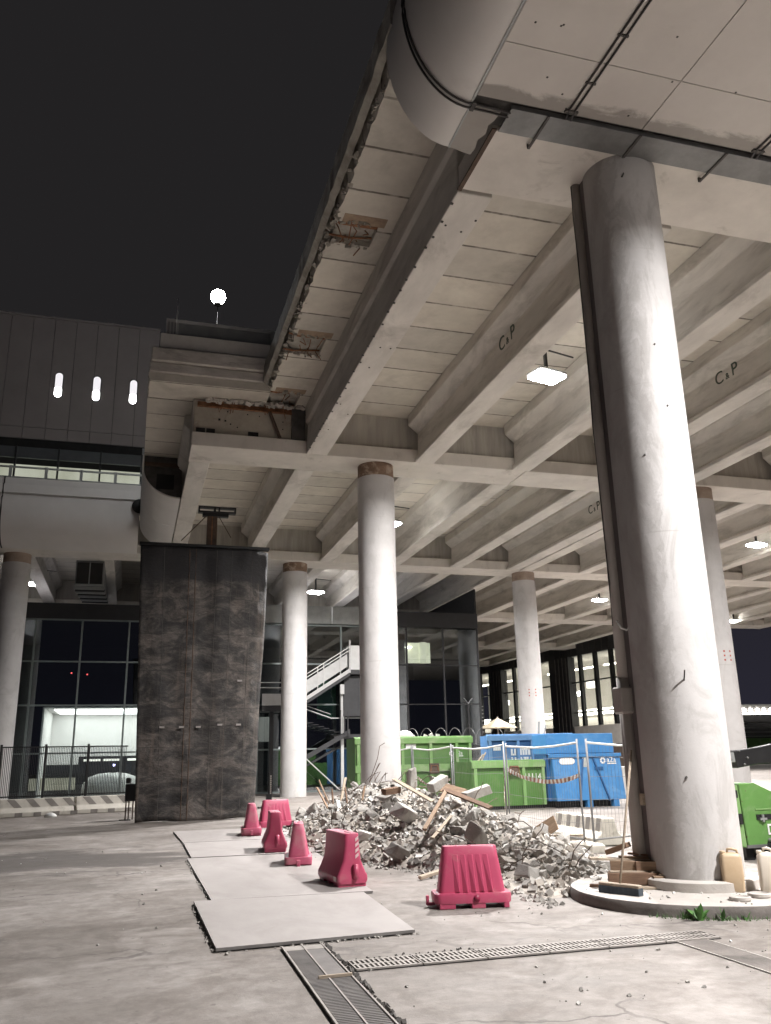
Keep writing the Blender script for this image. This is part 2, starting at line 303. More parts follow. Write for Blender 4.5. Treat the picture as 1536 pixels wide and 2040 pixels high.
def ground_mat():
    m, nt, b = mat_new('dusty_asphalt')
    v = coords(nt)
    fine = ramp(nt, noise(nt, v, 5, 10, .72), [(.3, (.225, .204, .188)), (.72, (.345, .316, .295))])
    dust = ramp(nt, noise(nt, coords(nt, (.7, 1.3, 1)), .42, 9, .62, .8), [(.36, (0, 0, 0)), (.62, (1, 1, 1))])
    base = mix(nt, dust, mix(nt, 1., fine, (.62, .60, .575), 'MULTIPLY'), fine)
    wet = ramp(nt, noise(nt, coords(nt, (.28, .9, 1)), .33, 7, .6, 1.2), [(.53, (0, 0, 0)), (.70, (.8, .8, .8))])
    base = mix(nt, wet, base, (.10, .085, .072))
    tr = ramp(nt, noise(nt, coords(nt, (.22, 2.2, 1)), 1.1, 6, .6, .6), [(.52, (0, 0, 0)), (.72, (.35, .35, .35))])
    base = mix(nt, tr, base, (.19, .168, .15))
    pale = ramp(nt, noise(nt, v, .8, 8, .6, .8), [(.54, (0, 0, 0)), (.66, (.6, .6, .6))])
    base = mix(nt, pale, base, (.38, .352, .33))
    blot = ramp(nt, noise(nt, coords(nt, (1, 1.15, 1)), .55, 11, .72, 1.1), [(.49, (0, 0, 0)), (.57, (.35, .35, .35)), (.72, (.6, .6, .6))])
    base = mix(nt, blot, base, mix(nt, 1., base, (.56, .51, .465), 'MULTIPLY'))
    mid = ramp(nt, noise(nt, v, 2.6, 10, .75, .5), [(.45, (0, 0, 0)), (.6, (.6, .6, .6))])
    base = mix(nt, mid, base, mix(nt, 1., base, (.72, .70, .68), 'MULTIPLY'))
    # dark band at the left: stain plus the mat curtain's shadow, painted in
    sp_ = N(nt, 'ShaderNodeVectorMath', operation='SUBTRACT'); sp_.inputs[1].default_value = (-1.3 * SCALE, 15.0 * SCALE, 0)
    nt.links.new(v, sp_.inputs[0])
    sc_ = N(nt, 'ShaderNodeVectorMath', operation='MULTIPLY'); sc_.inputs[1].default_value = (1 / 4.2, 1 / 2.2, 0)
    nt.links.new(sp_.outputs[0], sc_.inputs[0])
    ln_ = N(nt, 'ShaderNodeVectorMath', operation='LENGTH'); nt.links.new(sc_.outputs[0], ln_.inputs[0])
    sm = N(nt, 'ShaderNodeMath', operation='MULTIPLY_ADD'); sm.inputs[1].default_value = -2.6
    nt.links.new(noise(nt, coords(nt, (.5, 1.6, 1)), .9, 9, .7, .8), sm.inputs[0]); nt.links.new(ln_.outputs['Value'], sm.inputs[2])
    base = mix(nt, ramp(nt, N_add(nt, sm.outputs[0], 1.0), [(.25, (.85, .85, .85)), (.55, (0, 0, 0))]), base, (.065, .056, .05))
    # hairline cracks
    vo = N(nt, 'ShaderNodeTexVoronoi', feature='DISTANCE_TO_EDGE'); vo.inputs['Scale'].default_value = .42
    wv = N(nt, 'ShaderNodeVectorMath', operation='ADD')
    nn = N(nt, 'ShaderNodeTexNoise'); nn.inputs['Scale'].default_value = 1.3; nn.inputs['Detail'].default_value = 6
    nt.links.new(v, nn.inputs['Vector']); nt.links.new(nn.outputs['Color'], wv.inputs[0]); nt.links.new(v, wv.inputs[1])
    nt.links.new(wv.outputs[0], vo.inputs['Vector'])
    ck = ramp(nt, vo.outputs['Distance'], [(0, (1, 1, 1)), (.006, (.8, .8, .8)), (.012, (0, 0, 0))])
    ckm = ramp(nt, noise(nt, v, .5, 3), [(.48, (0, 0, 0)), (.6, (.7, .7, .7))])
    base = mix(nt, mix(nt, 1., ck, ckm, 'MULTIPLY'), base, (.07, .06, .055))
    spot = ramp(nt, noise(nt, v, 9, 2, .4), [(.73, (0, 0, 0)), (.76, (.7, .7, .7))])
    base = mix(nt, spot, base, (.12, .105, .095))
    nt.links.new(base, b.inputs['Base Color'])
    rr = N(nt, 'ShaderNodeMapRange'); rr.inputs[3].default_value = .62; rr.inputs[4].default_value = .95
    nt.links.new(dust, rr.inputs[0]); nt.links.new(rr.outputs[0], b.inputs['Roughness'])
    ad = N(nt, 'ShaderNodeMath', operation='MULTIPLY_ADD'); ad.inputs[1].default_value = .35
    nt.links.new(noise(nt, v, 60, 4, .7), ad.inputs[0]); nt.links.new(noise(nt, v, 3, 6, .6), ad.inputs[2])
    bump(nt, ad.outputs[0], .32, b, .03)
    return m
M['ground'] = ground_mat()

# ------------------------------------------------------------------ mesh building
class MB:
    def __init__(s): s.v = []; s.f = []; s.mi = []; s.cur = 0; s.sm = []; s.smooth = False
    def add(s, verts, faces):
        o = len(s.v); s.v += [tuple(p) for p in verts]
        for f in faces: s.f.append([o + i for i in f]); s.mi.append(s.cur); s.sm.append(s.smooth)
    def box(s, x0, x1, y0, y1, z0, z1, M4=None):
        v = [Vector((x, y, z)) for z in (z0, z1) for y in (y0, y1) for x in (x0, x1)]
        if M4 is not None: v = [M4 @ p for p in v]
        s.add(v, [(0, 2, 3, 1), (4, 5, 7, 6), (0, 1, 5, 4), (2, 6, 7, 3), (0, 4, 6, 2), (1, 3, 7, 5)])
    def cbox(s, c, size, M4=None):
        s.box(c[0] - size[0] / 2, c[0] + size[0] / 2, c[1] - size[1] / 2, c[1] + size[1] / 2, c[2] - size[2] / 2, c[2] + size[2] / 2, M4)
    def prism(s, prof, a0, a1, axis='y', caps=True):
        """prof: closed list of 2-D points; axis the extrusion axis. y: (x,z); x: (y,z); z: (x,y)"""
        def P(p, a): return {'y': (p[0], a, p[1]), 'x': (a, p[0], p[1]), 'z': (p[0], p[1], a)}[axis]
        n = len(prof); v = [P(p, a0) for p in prof] + [P(p, a1) for p in prof]
        f = [(i, (i + 1) % n, n + (i + 1) % n, n + i) for i in range(n)]
        if caps: f += [tuple(range(n))[::-1], tuple(range(n, 2 * n))]
        s.add(v, f)
    def tube(s, pts, r, n=8, caps=True):
        pts = [Vector(p) for p in pts]; v = []; f = []
        up = Vector((0, 0, 1)); L = len(pts)
        for i, p in enumerate(pts):
            d = (pts[min(i + 1, L - 1)] - pts[max(i - 1, 0)]).normalized()
            a = d.cross(up)
            if a.length < 1e-3: a = d.cross(Vector((0, 1, 0)))
            a.normalize(); b = d.cross(a).normalized()
            rr = r[i] if isinstance(r, (list, tuple)) else r
            for k in range(n):
                t = 2 * PI * k / n
                v.append(p + a * math.cos(t) * rr + b * math.sin(t) * rr)
        for i in range(L - 1):
            for k in range(n):
                f.append((i * n + k, i * n + (k + 1) % n, (i + 1) * n + (k + 1) % n, (i + 1) * n + k))
        if caps: f += [tuple(range(n)), tuple(range((L - 1) * n, L * n))[::-1]]
        s.add(v, f)
    def lathe(s, prof, n=48, c=(0, 0)):
        """prof: list of (r,z)"""
        v = []; f = []
        for r, z in prof:
            for k in range(n):
                t = 2 * PI * k / n; v.append((c[0] + r * math.cos(t), c[1] + r * math.sin(t), z))
        for i in range(len(prof) - 1):
            for k in range(n):
                f.append((i * n + k, i * n + (k + 1) % n, (i + 1) * n + (k + 1) % n, (i + 1) * n + k))
        f += [tuple(range(n))[::-1], tuple(range((len(prof) - 1) * n, len(prof) * n))]
        s.add(v, f)
    def loft(s, rings, caps=True):
        n = len(rings[0]); v = [p for r in rings for p in r]; f = []
        for i in range(len(rings) - 1):
            for k in range(n):
                f.append((i * n + k, i * n + (k + 1) % n, (i + 1) * n + (k + 1) % n, (i + 1) * n + k))
        if caps: f += [tuple(range(n))[::-1], tuple(range((len(rings) - 1) * n, len(rings) * n))]
        s.add(v, f)
    def build(s, name, mats, parent=None, bevel=0, seg=1, loc=None, autosmooth=False):
        me = bpy.data.meshes.new(name)
        me.from_pydata([tuple(p) for p in s.v], [], s.f)
        mats = mats if isinstance(mats, (list, tuple)) else [mats]
        for m in mats: me.materials.append(m)
        me.polygons.foreach_set('material_index', s.mi)
        me.polygons.foreach_set('use_smooth', s.sm)
        bm = bmesh.new(); bm.from_mesh(me)
        bmesh.ops.recalc_face_normals(bm, faces=bm.faces)
        if bevel:
            ed = [e for e in bm.edges if len(e.link_faces) == 2 and e.calc_face_angle(0) > .6]
            bmesh.ops.bevel(bm, geom=ed, offset=bevel, segments=seg, affect='EDGES', profile=.5, clamp_overlap=True)
        if autosmooth:
            for f in bm.faces: f.smooth = True
            for e in bm.edges:
                if len(e.link_faces) == 2 and e.calc_face_angle(0) > .6: e.smooth = False
        bm.to_mesh(me); bm.free()
        o = bpy.data.objects.new(name, me); C.objects.link(o)
        if parent: o.parent = parent
        if loc: o.location = loc
        return o

def tag(o, label=None, cat=None, group=None, kind=None):
    if label: o['label'] = label
    if cat: o['category'] = cat
    if group: o['group'] = group
    if kind: o['kind'] = kind
    return o

def thing(name, label, cat, loc=(0, 0, 0), rz=0, group=None):
    o = bpy.data.objects.new(name, None); C.objects.link(o)
    o.location = loc; o.rotation_euler = (0, 0, rz); o.empty_display_size = .2
    return tag(o, label, cat, group)

def copy_tree(o, parent=None):
    c = o.copy(); C.objects.link(c)
    if parent: c.parent = parent
    for ch in list(o.children): copy_tree(ch, c)
    return c

def text_mesh(txt, size, mat, parent, mtx, name='lettering', extrude=.004, squash=1.):
    cu = bpy.data.curves.new('lettering_curve', 'FONT'); cu.body = txt; cu.size = size; cu.extrude = extrude
    cu.align_x = 'CENTER'; cu.align_y = 'CENTER'
    o = bpy.data.objects.new('lettering_curve', cu); C.objects.link(o)
    dg = bpy.context.evaluated_depsgraph_get()
    me = bpy.data.meshes.new_from_object(o.evaluated_get(dg))
    bpy.data.objects.remove(o); bpy.data.curves.remove(cu)
    me.transform(mtx @ Matrix.Diagonal((squash, 1, 1, 1)))
    me.materials.clear(); me.materials.append(mat)
    q = bpy.data.objects.new(name, me); C.objects.link(q); q.parent = parent
    return q
FACE_CAM = Matrix.Rotation(PI / 2, 4, 'X')          # text in the XZ plane, read from -Y

def gz(y): return 0 if y < 9 else (.01 * (y - 9) if y < 45 else .36)

def rrect(hx, hy, r, z, n=5, dx=0, dy=0):
    out = []
    for cx, cy, a0 in ((hx - r, hy - r, 0), (-hx + r, hy - r, PI / 2), (-hx + r, -hy + r, PI), (hx - r, -hy + r, 1.5 * PI)):
        for k in range(n):
            a = a0 + PI / 2 * k / (n - 1); out.append((cx + r * math.cos(a) + dx, cy + r * math.sin(a) + dy, z))
    return out

# ================================================================== setting
b = MB()
ys = [-150, 9, 45, 400]; xs = [-300, 300]
for i in range(3):
    b.add([(x, y, gz(y)) for y in (ys[i], ys[i + 1]) for x in xs], [(0, 1, 3, 2)])
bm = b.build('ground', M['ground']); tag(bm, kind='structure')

# ================================================================== road viaduct
ZB = 8.95; ZS = 10.25
via = thing('road_viaduct', 'raised concrete road deck with long beams, cut back along its left edge', 'viaduct')
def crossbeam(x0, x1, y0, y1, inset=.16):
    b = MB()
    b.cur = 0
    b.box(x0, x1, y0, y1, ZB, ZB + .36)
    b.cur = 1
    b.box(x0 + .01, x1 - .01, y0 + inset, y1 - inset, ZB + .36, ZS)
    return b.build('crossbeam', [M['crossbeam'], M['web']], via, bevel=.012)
crossbeam(3.9, 38, 8.02, 9.2)
crossbeam(1.04, 9.985, 19.95, 21.2); crossbeam(10.0, 38, 19.95, 21.2)
crossbeam(-14, 15.3, 31.75, 33.0); crossbeam(15.315, 38, 31.75, 33.0)
crossbeam(-14, 38, 43.6, 44.9)
crossbeam(10, 33, 55.3, 56.6)
crossbeam(20, 31, 66.8, 68)

def girder_mesh(y0, y1, w=.53):
    b = MB(); h = w / 2
    zt = ZS - ZB
    prof = [(-h, 0), (h, 0), (h, .10), (h - .085, .17), (h - .105, .80), (.42, 1.02), (.42, zt), (-.42, zt), (-.42, 1.02), (-h + .105, .80), (-h + .085, .17), (-h, .10)]
    b.prism([(x, z + ZB) for x, z in prof], y0, y1, 'y')
    return b
def girder(x, y0, y1, mesh_cache={}):
    key = (y0, y1)
    if key not in mesh_cache:
        o = girder_mesh(y0, y1).build('girder', M['girder'], via, bevel=.012)
        mesh_cache[key] = o
    else:
        o = mesh_cache[key].copy(); C.objects.link(o)
    o.location.x = x
    return o
GX = [4.165, 7.05, 9.83, 12.56, 15.02, 15.62, 18.3, 21.05, 23.8, 26.55, 29.3, 32.05, 34.8, 37.5]
G1 = {}
for x in GX:
    if x == 15.62: continue
    if x == 4.165:
        bb = MB()       # edge girder: flat outer face, darker top flange
        bb.prism([(-.265, ZB), (.265, ZB), (.265, ZB + .10), (.19, ZB + .17), (.17, ZB + .8), (.42, ZB + 1.02), (.42, ZS), (-.30, ZS), (-.30, ZB + .85), (-.24, ZB + .78), (-.265, ZB + .1)], 9.27, 19.94, 'y')
        g = bb.build('girder', M['girder'], via, bevel=.012); g.location.x = x
    else: g = girder(x, 9.27, 19.94)
    G1[x] = g
G2 = {}
for x in [1.325, 4.09, 7.0, 9.76, 12.42, 14.96, 15.56, 18.3, 21.05, 23.8, 26.55, 29.3, 32.05, 34.8, 37.5]:
    G2[x] = girder(x, 21.21, 31.74)
for x in [-9.7, -6.95, -4.0, -1.2, 1.32, 4.1, 7.0, 9.76, 12.42, 15.0, 18.3, 21.05, 23.8, 26.55, 29.3, 32.05, 34.8, 37.5]:
    girder(x, 33.01, 43.59)
for x in [12.42, 15.0, 18.3, 21.05, 23.8, 26.55, 29.3, 32.05]: girder(x, 44.91, 55.29)
for x in [18.3, 21.05, 23.8, 26.55, 29.0]: girder(x, 56.61, 66.79)
# stencilled C&P on the beam sides that face the camera's left
def stencil(g, x, y, z, size=.34):
    R = Matrix.Translation((-.158 - .012, y, z)) @ Matrix.Rotation(-PI / 2, 4, 'Z') @ Matrix.Rotation(PI / 2 + .03, 4, 'X')
    t = text_mesh('C', size, M['letter'], g, R @ Matrix.Translation((-.27, 0, 0)), 'stencil_lettering', .006)
    t2 = text_mesh('&', size * .5, M['letter'], g, R @ Matrix.Translation((0, -.06, 0)), 'stencil_lettering', .006)
    t3 = text_mesh('P', size, M['letter'], g, R @ Matrix.Translation((.25, 0, 0)), 'stencil_lettering', .006)
stencil(G1[7.05], 0, 14.15, ZB + .66, .42)
stencil(G1[12.56], 0, 14.5, ZB + .66, .42)
stencil(G2[14.96], 0, 24.6, ZB + .62, .42)

# slab
b = MB()
b.box(3.6, 38, 7.95, 20.3, ZS, ZS + .55)
b.box(-.05, 38, 20.31, 31.2, ZS, ZS + .55)
b.box(-15, 38, 31.21, 44.5, ZS, ZS + .55)
b.box(10, 38, 44.51, 57, ZS, ZS + .55)
b.box(16, 31.5, 57.01, 75, ZS, ZS + .55)
b.build('deck_slab', M['slab'], via)
# overhang of bay one: planks with ragged outer edge, two chiselled-out strips showing rebar
def ragged_plank(y0, y1, x_out, x_in, z0, z1, seed, amp=.05, n=None):
    rnd = random.Random(seed); b = MB(); n = n or max(3, int((y1 - y0) / .11))
    v = []
    for i in range(n + 1):
        y = y0 + (y1 - y0) * i / n
        for (x, z) in ((x_in, z0), (x_out + rnd.uniform(-amp * .3, amp), z0), (x_out + rnd.uniform(-amp * .8, amp * .3), z0 + .12), (x_out - rnd.uniform(0, amp), z1), (x_in, z1)):
            v.append((x, y, z))
    f = []
    for i in range(n):
        for k in range(5):
            f.append((i * 5 + k, i * 5 + (k + 1) % 5, (i + 1) * 5 + (k + 1) % 5, (i + 1) * 5 + k))
    f += [(0, 1, 2, 3, 4), tuple(range(n * 5, n * 5 + 5))[::-1]]
    b.add(v, f); return b
for k, (y0, y1) in enumerate(((8.0, 12.10), (12.72, 16.22), (17.08, 19.2))):
    ragged_plank(y0, y1, 2.83, 3.6, ZS, ZS + .5, k, .035).build('overhang_slab', M['slab'], via)
for k, (y0, y1) in enumerate(((12.11, 12.71), (16.23, 17.07), (19.21, 20.2))):
    ragged_plank(y0, y1, 2.90, 3.6, ZS + .10, ZS + .5, 40 + k, .1).build('chiselled_strip', M['raw'], via)
    bb = MB(); rr_ = random.Random(90 + k)
    for q in range(2):
        y = y0 + .12 + q * (y1 - y0 - .24) + rr_.uniform(-.05, .05)
        bb.tube([(2.78, y + rr_.uniform(-.05, .05), ZS + .05), (3.0, y, ZS + .02 + rr_.uniform(-.04, .03)), (3.25, y + rr_.uniform(-.05, .05), ZS + .06), (3.7, y + rr_.uniform(-.06, .06), ZS + .08)], .018, 6)
    for q in range(7):
        x = 2.86 + rr_.uniform(0, .75); yy = rr_.uniform(y0, y1)
        bb.tube([(x, yy, ZS + .1), (x + rr_.uniform(-.1, .1), yy + rr_.uniform(-.15, .15), ZS + .0), (x + rr_.uniform(-.16, .16), yy + rr_.uniform(-.2, .2), ZS - rr_.uniform(.02, .2))], .010, 5)
    bb.build('rebar', M['rust'], via)
    bb = MB()
    for q in range(46):
        x = 2.82 + rr_.uniform(0, .85); yy = rr_.choice((y0 - .03, y1 + .02)) + rr_.uniform(-.07, .07); s_ = rr_.uniform(.03, .10)
        bb.cbox((0, 0, 0), (s_, s_ * .7, s_ * .6), Matrix.Translation((x, yy, ZS + .01 + rr_.uniform(-.03, .03))) @ Matrix.Rotation(rr_.uniform(0, 3), 4, 'X') @ Matrix.Rotation(rr_.uniform(0, 3), 4, 'Z'))
    tag(bb.build('broken_fringe', M['raw'], via), kind='stuff')
    bb = MB(); bb.box(2.95, 3.7, y0 - .25, y0 + .0, ZS - .004, ZS - .001); bb.build('rust_stain', M['ruststain'], via)
    bb = MB(); bb.prism([(2.92, ZS + .02), (3.75, ZS + .02), (3.75, ZS + .13), (2.92, ZS + .13)], y0 + .04, y0 + .11, 'y'); bb.build('rusty_angle', M['rust'], via)
b = MB(); rnd = random.Random(222)
for q in range(120):
    y = rnd.uniform(8.4, 19.2); s_ = rnd.uniform(.02, .075)
    b.cbox((0, 0, 0), (s_, s_ * 1.4, s_ * .7), Matrix.Translation((2.83 + rnd.uniform(-.05, .05), y, ZS + rnd.uniform(-.01, .12))) @ Matrix.Rotation(rnd.uniform(0, 3), 4, 'X') @ Matrix.Rotation(rnd.uniform(0, 3), 4, 'Z'))
tag(b.build('broken_fringe', M['raw'], via), kind='stuff')
# edge upstand of bay one (thin, dark, battered)
b = MB()
rnd = random.Random(3)
v = []; n = 60
for i in range(n + 1):
    y = 8.2 + (19.2 - 8.2) * i / n
    j = rnd.uniform(-.012, .012); t = rnd.uniform(-.02, .02)
    for (x, z) in ((2.76 + j, ZS + .13), (2.66 + j, ZS + .2), (2.66 + j * .5, ZS + .62 + t), (2.80, ZS + .62 + t)): v.append((x, y, z))
f = [(i * 4 + k, i * 4 + (k + 1) % 4, (i + 1) * 4 + (k + 1) % 4, (i + 1) * 4 + k) for i in range(n) for k in range(4)]
f += [(0, 1, 2, 3), (n * 4 + 3, n * 4 + 2, n * 4 + 1, n * 4)]
b.add(v, f); b.build('edge_upstand', M['raw'], via)
# widened part of the deck beyond the second crossbeam
ragged_plank(19.25, 20.29, -.05, 2.85, ZS, ZS + .2, 77, .03).build('overhang_slab', M['slab'], via)
b = MB(); b.box(-.05, 2.9, 19.2, 20.3, ZS + .21, ZS + .46); b.build('slab_edge', M['edge_pale'], via, bevel=.02)
b = MB(); b.box(-.03, 2.85, 19.14, 19.6, ZS + .47, ZS + .84); b.build('edge_kerb', M['edge_pale'], via, bevel=.03)
b = MB(); b.box(-.06, 1.0, 20.31, 31.2, ZS - .002, ZS + .2); b.build('overhang_slab', M['slab'], via)
# the cut end of the second crossbeam: cast face with pockets, rusty angle, brace
b = MB(); b.box(1.08, 3.86, 20.06, 20.105, 9.33, 10.16); b.build('end_face', M['endwall'], via, bevel=.01)
for (x0, x1, z0, z1) in ((1.14, 1.36, 9.33, 9.45), (1.39, 1.6, 9.33, 9.45), (2.42, 2.68, 9.33, 9.45)):
    b = MB(); b.box(x0, x1, 20.03, 20.058, z0, z1); b.build('pocket', M['dark'], via)
b = MB(); b.prism([(19.98, 10.02), (20.06, 10.02), (20.06, 10.16), (20.04, 10.16), (20.04, 10.04), (19.98, 10.04)], 1.15, 3.88, 'x'); b.build('rusty_angle', M['rust'], via)
b = MB(); b.tube([(2.95, 20.0, 10.02), (3.22, 20.0, 9.34)], .045, 6); b.build('brace', M['rustdark'], via)
b = MB(); b.box(3.52, 3.86, 19.96, 20.055, 9.33, 10.15); b.build('dark_recess', M['grime'], via)
for (x, z, r) in ((1.9, 9.95, .015), (2.4, 9.92, .014), (1.85, 9.7, .02), (1.98, 9.62, .016), (2.15, 9.55, .014), (2.7, 9.9, .012), (3.3, 9.8, .014), (3.3, 9.6, .014), (1.7, 9.72, .025)):
    b = MB(); b.box(x - r, x + r, 20.045, 20.058, z - r, z + r); b.build('anchor_hole', M['dark'], via)
# loose broken fringe above the angle, with bent bars
b = MB(); rnd = random.Random(12)
for i in range(34):
    x = 1.4 + i * .072 + rnd.uniform(-.02, .02); s = rnd.uniform(.06, .15)
    Mx = Matrix.Translation((x, 19.99 + rnd.uniform(-.06, .02), 10.2 + rnd.uniform(-.03, .05))) @ Matrix.Rotation(rnd.uniform(0, 3), 4, 'X') @ Matrix.Rotation(rnd.uniform(0, 3), 4, 'Z')
    b.cbox((0, 0, 0), (s, s * .7, s * .8), Mx)
tag(b.build('broken_fringe', M['edge_pale'], via), kind='stuff')
b = MB()
for i in range(9):
    x = rnd.choice((1.55, 1.6, 1.68, 2.8, 2.85, 3.3, 1.75, 2.0, 3.0)) + rnd.uniform(-.03, .03)
    b.tube([(x, 20.0, 10.28), (x + rnd.uniform(-.04, .04), 19.93, 10.15), (x + rnd.uniform(-.06, .06), 19.97, 10.0 - rnd.uniform(0, .15))], .011, 5)
b.build('rebar', M['rust'], via)
# row of bolts along the outer girder's foot
b = MB(); rnd = random.Random(5)
for i in range(26):
    y = 9.5 + i * .4 + rnd.uniform(-.08, .08)
    b.cbox((3.885 + rnd.uniform(0, .04), y, ZB - .006), (.035, .035, .02))
for i in range(9):
    b.cbox((4.1 + rnd.uniform(-.1, .3), 9.6 + rnd.uniform(0, 9), ZB - .004), (.028, .028, .014))
tag(b.build('bolt_stub', M['grime'], via), kind='stuff')

# ---------------------------------------------------------------- columns
def column(x, y, zb, label, collar=None, worn=False, r=.485):
    t = thing('column', label, 'column', (x, y, zb), 0, 'round concrete columns under the deck')
    b = MB(); b.smooth = True
    top = ZB - zb - (.36 if collar else 0)
    b.lathe([(r, 0), (r, 2.2), (r, 4.4), (r, top)], 64)
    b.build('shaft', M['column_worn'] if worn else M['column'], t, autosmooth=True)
    if collar:
        b = MB(); b.smooth = True; b.lathe([(r - .012, top + .001), (r - .012, ZB - zb - .002)], 64)
        b.build('collar', M[collar], t, autosmooth=True)
    return t
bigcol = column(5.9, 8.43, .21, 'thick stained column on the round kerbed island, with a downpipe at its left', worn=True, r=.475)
b = MB(); b.smooth = True; b.lathe([(.60, -.10), (.60, -.012), (.575, 0.004)], 64); b.build('plinth', M['dust_top'], bigcol, autosmooth=True)
b = MB()
for (a, z, l) in ((-2.05, 8.42, .07), (-1.75, 6.0, .02), (-2.3, 4.6, .02), (-1.6, 5.2, .02), (-2.2, 1.0, .03)):
    b.cbox((0, 0, 0), (.02, .02, l), Matrix.Translation((.473 * math.cos(a), .473 * math.sin(a), z)) @ Matrix.Rotation(.5, 4, 'Y'))
b.tube([(.47 * math.cos(-2.0), .47 * math.sin(-2.0), 2.0), (.56 * math.cos(-2.0), .56 * math.sin(-2.0), 2.1)], .008, 6)
b.build('anchor_stub', M['grime'], bigcol)
column(5.88, 20.55, gz(20.5), 'column with a rusty collar standing behind the rubble heap', 'collar')
column(5.9, 32.4, gz(32.4), 'column with a rusty collar beside the steel stairs, right of the black mat curtain', 'collar')
column(15.68, 32.3, gz(32.3), 'column rising behind the blue skips, red dots at mid height', 'collar_pale')
column(15.75, 20.5, gz(20.5), 'column half hidden behind the thick stained column, beside the black arm', 'collar_pale')
column(-4.3, 32.75, gz(32.7), 'column at the far left by the striped concrete blocks', 'collar_pale')
# red dots sprayed on two columns
def dots(px, py, angs, z0, r=.485):
    for o in bpy.data.objects:
        if o.name.startswith('column') and abs(o.location.x - px) < .02 and abs(o.location.y - py) < .1:
            b = MB()
            for a in angs:
                for k in range(3):
                    ca, sa = math.cos(a), math.sin(a)
                    Mx = Matrix.Translation((r * ca, r * sa, z0 + k * .12)) @ Matrix.Rotation(a, 4, 'Z')
                    b.cbox((0, 0, 0), (.006, .045, .05), Mx)
            b.build('red_dot', M['red'], o)
dots(15.68, 32.3, (-2.15, -1.6), 3.6); dots(15.75, 20.5, (-1.75, -1.35), 3.8)

# ---------------------------------------------------------------- white claddings
def fascia_profile(x_t, z_t, w, h, n=16):
    """outer skin of a quarter round: from the flat soffit tangent up to the vertical side, then leaning back"""
    p = []
    for i in range(n + 1):
        a = PI / 2 * i / n
        p.append((x_t - w * math.sin(a), z_t + h * (1 - math.cos(a))))
    p += [(x_t - w + .03, z_t + h + .35), (x_t - w + .13, z_t + h + .8)]
    return p
def skin(prof, a0, a1, th, axis='y'):
    inner = []
    for i, p in enumerate(prof):
        q0 = prof[max(0, i - 1)]; q1 = prof[min(len(prof) - 1, i + 1)]
        d = Vector((q1[0] - q0[0], q1[1] - q0[1])).normalized()
        inner.append((p[0] + d[1] * th, p[1] - d[0] * th))
    b = MB(); b.smooth = True
    b.prism(prof + inner[::-1], a0, a1, axis)
    return b
near = thing('white_cladding', 'white rounded cladding and soffit over the viewer, above the thick column', 'cladding', (0, 0, 0))
prof = fascia_profile(3.46, ZB - .02, .80, 1.3)
skin(prof, 7.68, 8.43, .03).build('curved_panel', M['cladding'], near, autosmooth=True)
skin(prof, -9, 7.66, .03).build('curved_panel', M['cladding'], near, autosmooth=True)
b = MB(); b.box(3.45, 3.475, 7.68, 8.43, ZB - .028, ZB - .018); b.box(3.44, 3.47, -9, 7.66, ZB - .03, ZB - .018); b.build('joint_strip', M['steel_grey'], near)
b = MB()
rag = [(3.48, 7.68), (3.86, 7.70), (3.84, 7.86), (3.80, 7.95), (3.83, 8.1), (3.77, 8.22), (3.80, 8.38), (3.78, 8.5), (3.48, 8.43)]
b.prism(rag, ZB - .02, ZB + .01, 'z'); b.build('soffit_panel', M['cladding_soffit'], near)
for (x0, x1, y0, y1) in ((3.48, 5.685, 6.715, 7.52), (3.48, 5.685, -9, 6.705), (5.695, 8.9, 6.715, 7.52), (5.695, 8.9, -9, 6.705), (8.91, 12, -9, 7.52), (12.01, 20, -9, 7.52), (20.01, 32, -9, 7.52)):
    b = MB(); b.box(x0, x1, y0, y1, ZB - .02, ZB + .012); b.build('soffit_panel', M['cladding_soffit'], near, bevel=.003)
b = MB(); b.box(3.5, 32, -9, 8.0, ZB + .05, ZB + .08); b.build('soffit_backing', M['grime'], near)
b = MB(); rnd = random.Random(8)
for i in range(12):
    b.cbox((3.6 + rnd.uniform(0, 4.4), 6.0 + rnd.uniform(0, 1.5), ZB - .021), (.022, .022, .006))
tag(b.build('screw_stub', M['grime'], near), kind='stuff')
b = MB(); b.box(3.88, 3.94, 8.0, 9.22, ZB - .014, ZB + .01); b.build('rusty_edge', M['rustdark'], near)

tray = thing('cable_tray', 'grey galvanised cable tray running along the soffit above the thick column', 'cable tray')
b = MB(); b.box(3.95, 32, 7.60, 7.985, ZB - .05, ZB - .035); b.box(3.95, 32, 7.585, 7.60, ZB - .05, ZB + .02); b.build('channel', M['galv'], tray)
for k in range(10):
    x = 4.42 + k * 1.27
    b = MB(); b.box(x, x + .035, 7.58, 8.16, ZB - .066, ZB - .052); b.box(x, x + .035, 8.14, 8.16, ZB - .066, ZB - .002); b.build('bracket', M['grime'], tray)
def conduit(paths, label):
    t = thing('conduit', label, 'conduit', (0, 0, 0), 0, 'pairs of black conduits on the soffit')
    for p in paths:
        b = MB(); b.smooth = True; b.tube(p, .014, 6); b.build('tube', M['cable'], t)
    return t
for (x, lab) in ((4.64, 'pair of straight conduits on the soffit, left one above the thick column'), (7.33, 'pair of straight conduits on the soffit at the upper right edge')):
    t = conduit([[(x + d, -6, ZB - .035), (x + d, 7.45, ZB - .035), (x + d + .02, 7.58, ZB - .05)] for d in (0, .075)], lab)
    b = MB(); b.cbox((x + .04, 7.47, ZB - .03), (.17, .05, .03)); b.build('clamp', M['grime'], t)
    b = MB()
    for y in (5.2, 6.3, 7.0): b.cbox((x + .04, y, ZB - .03), (.13, .025, .02))
    b.build('clip', M['grime'], t)
arc = [(p[0] - .012 * math.sin(PI / 2 * i / 16), p[1] - .012 * math.cos(PI / 2 * i / 16)) for i, p in enumerate(prof[:17])]
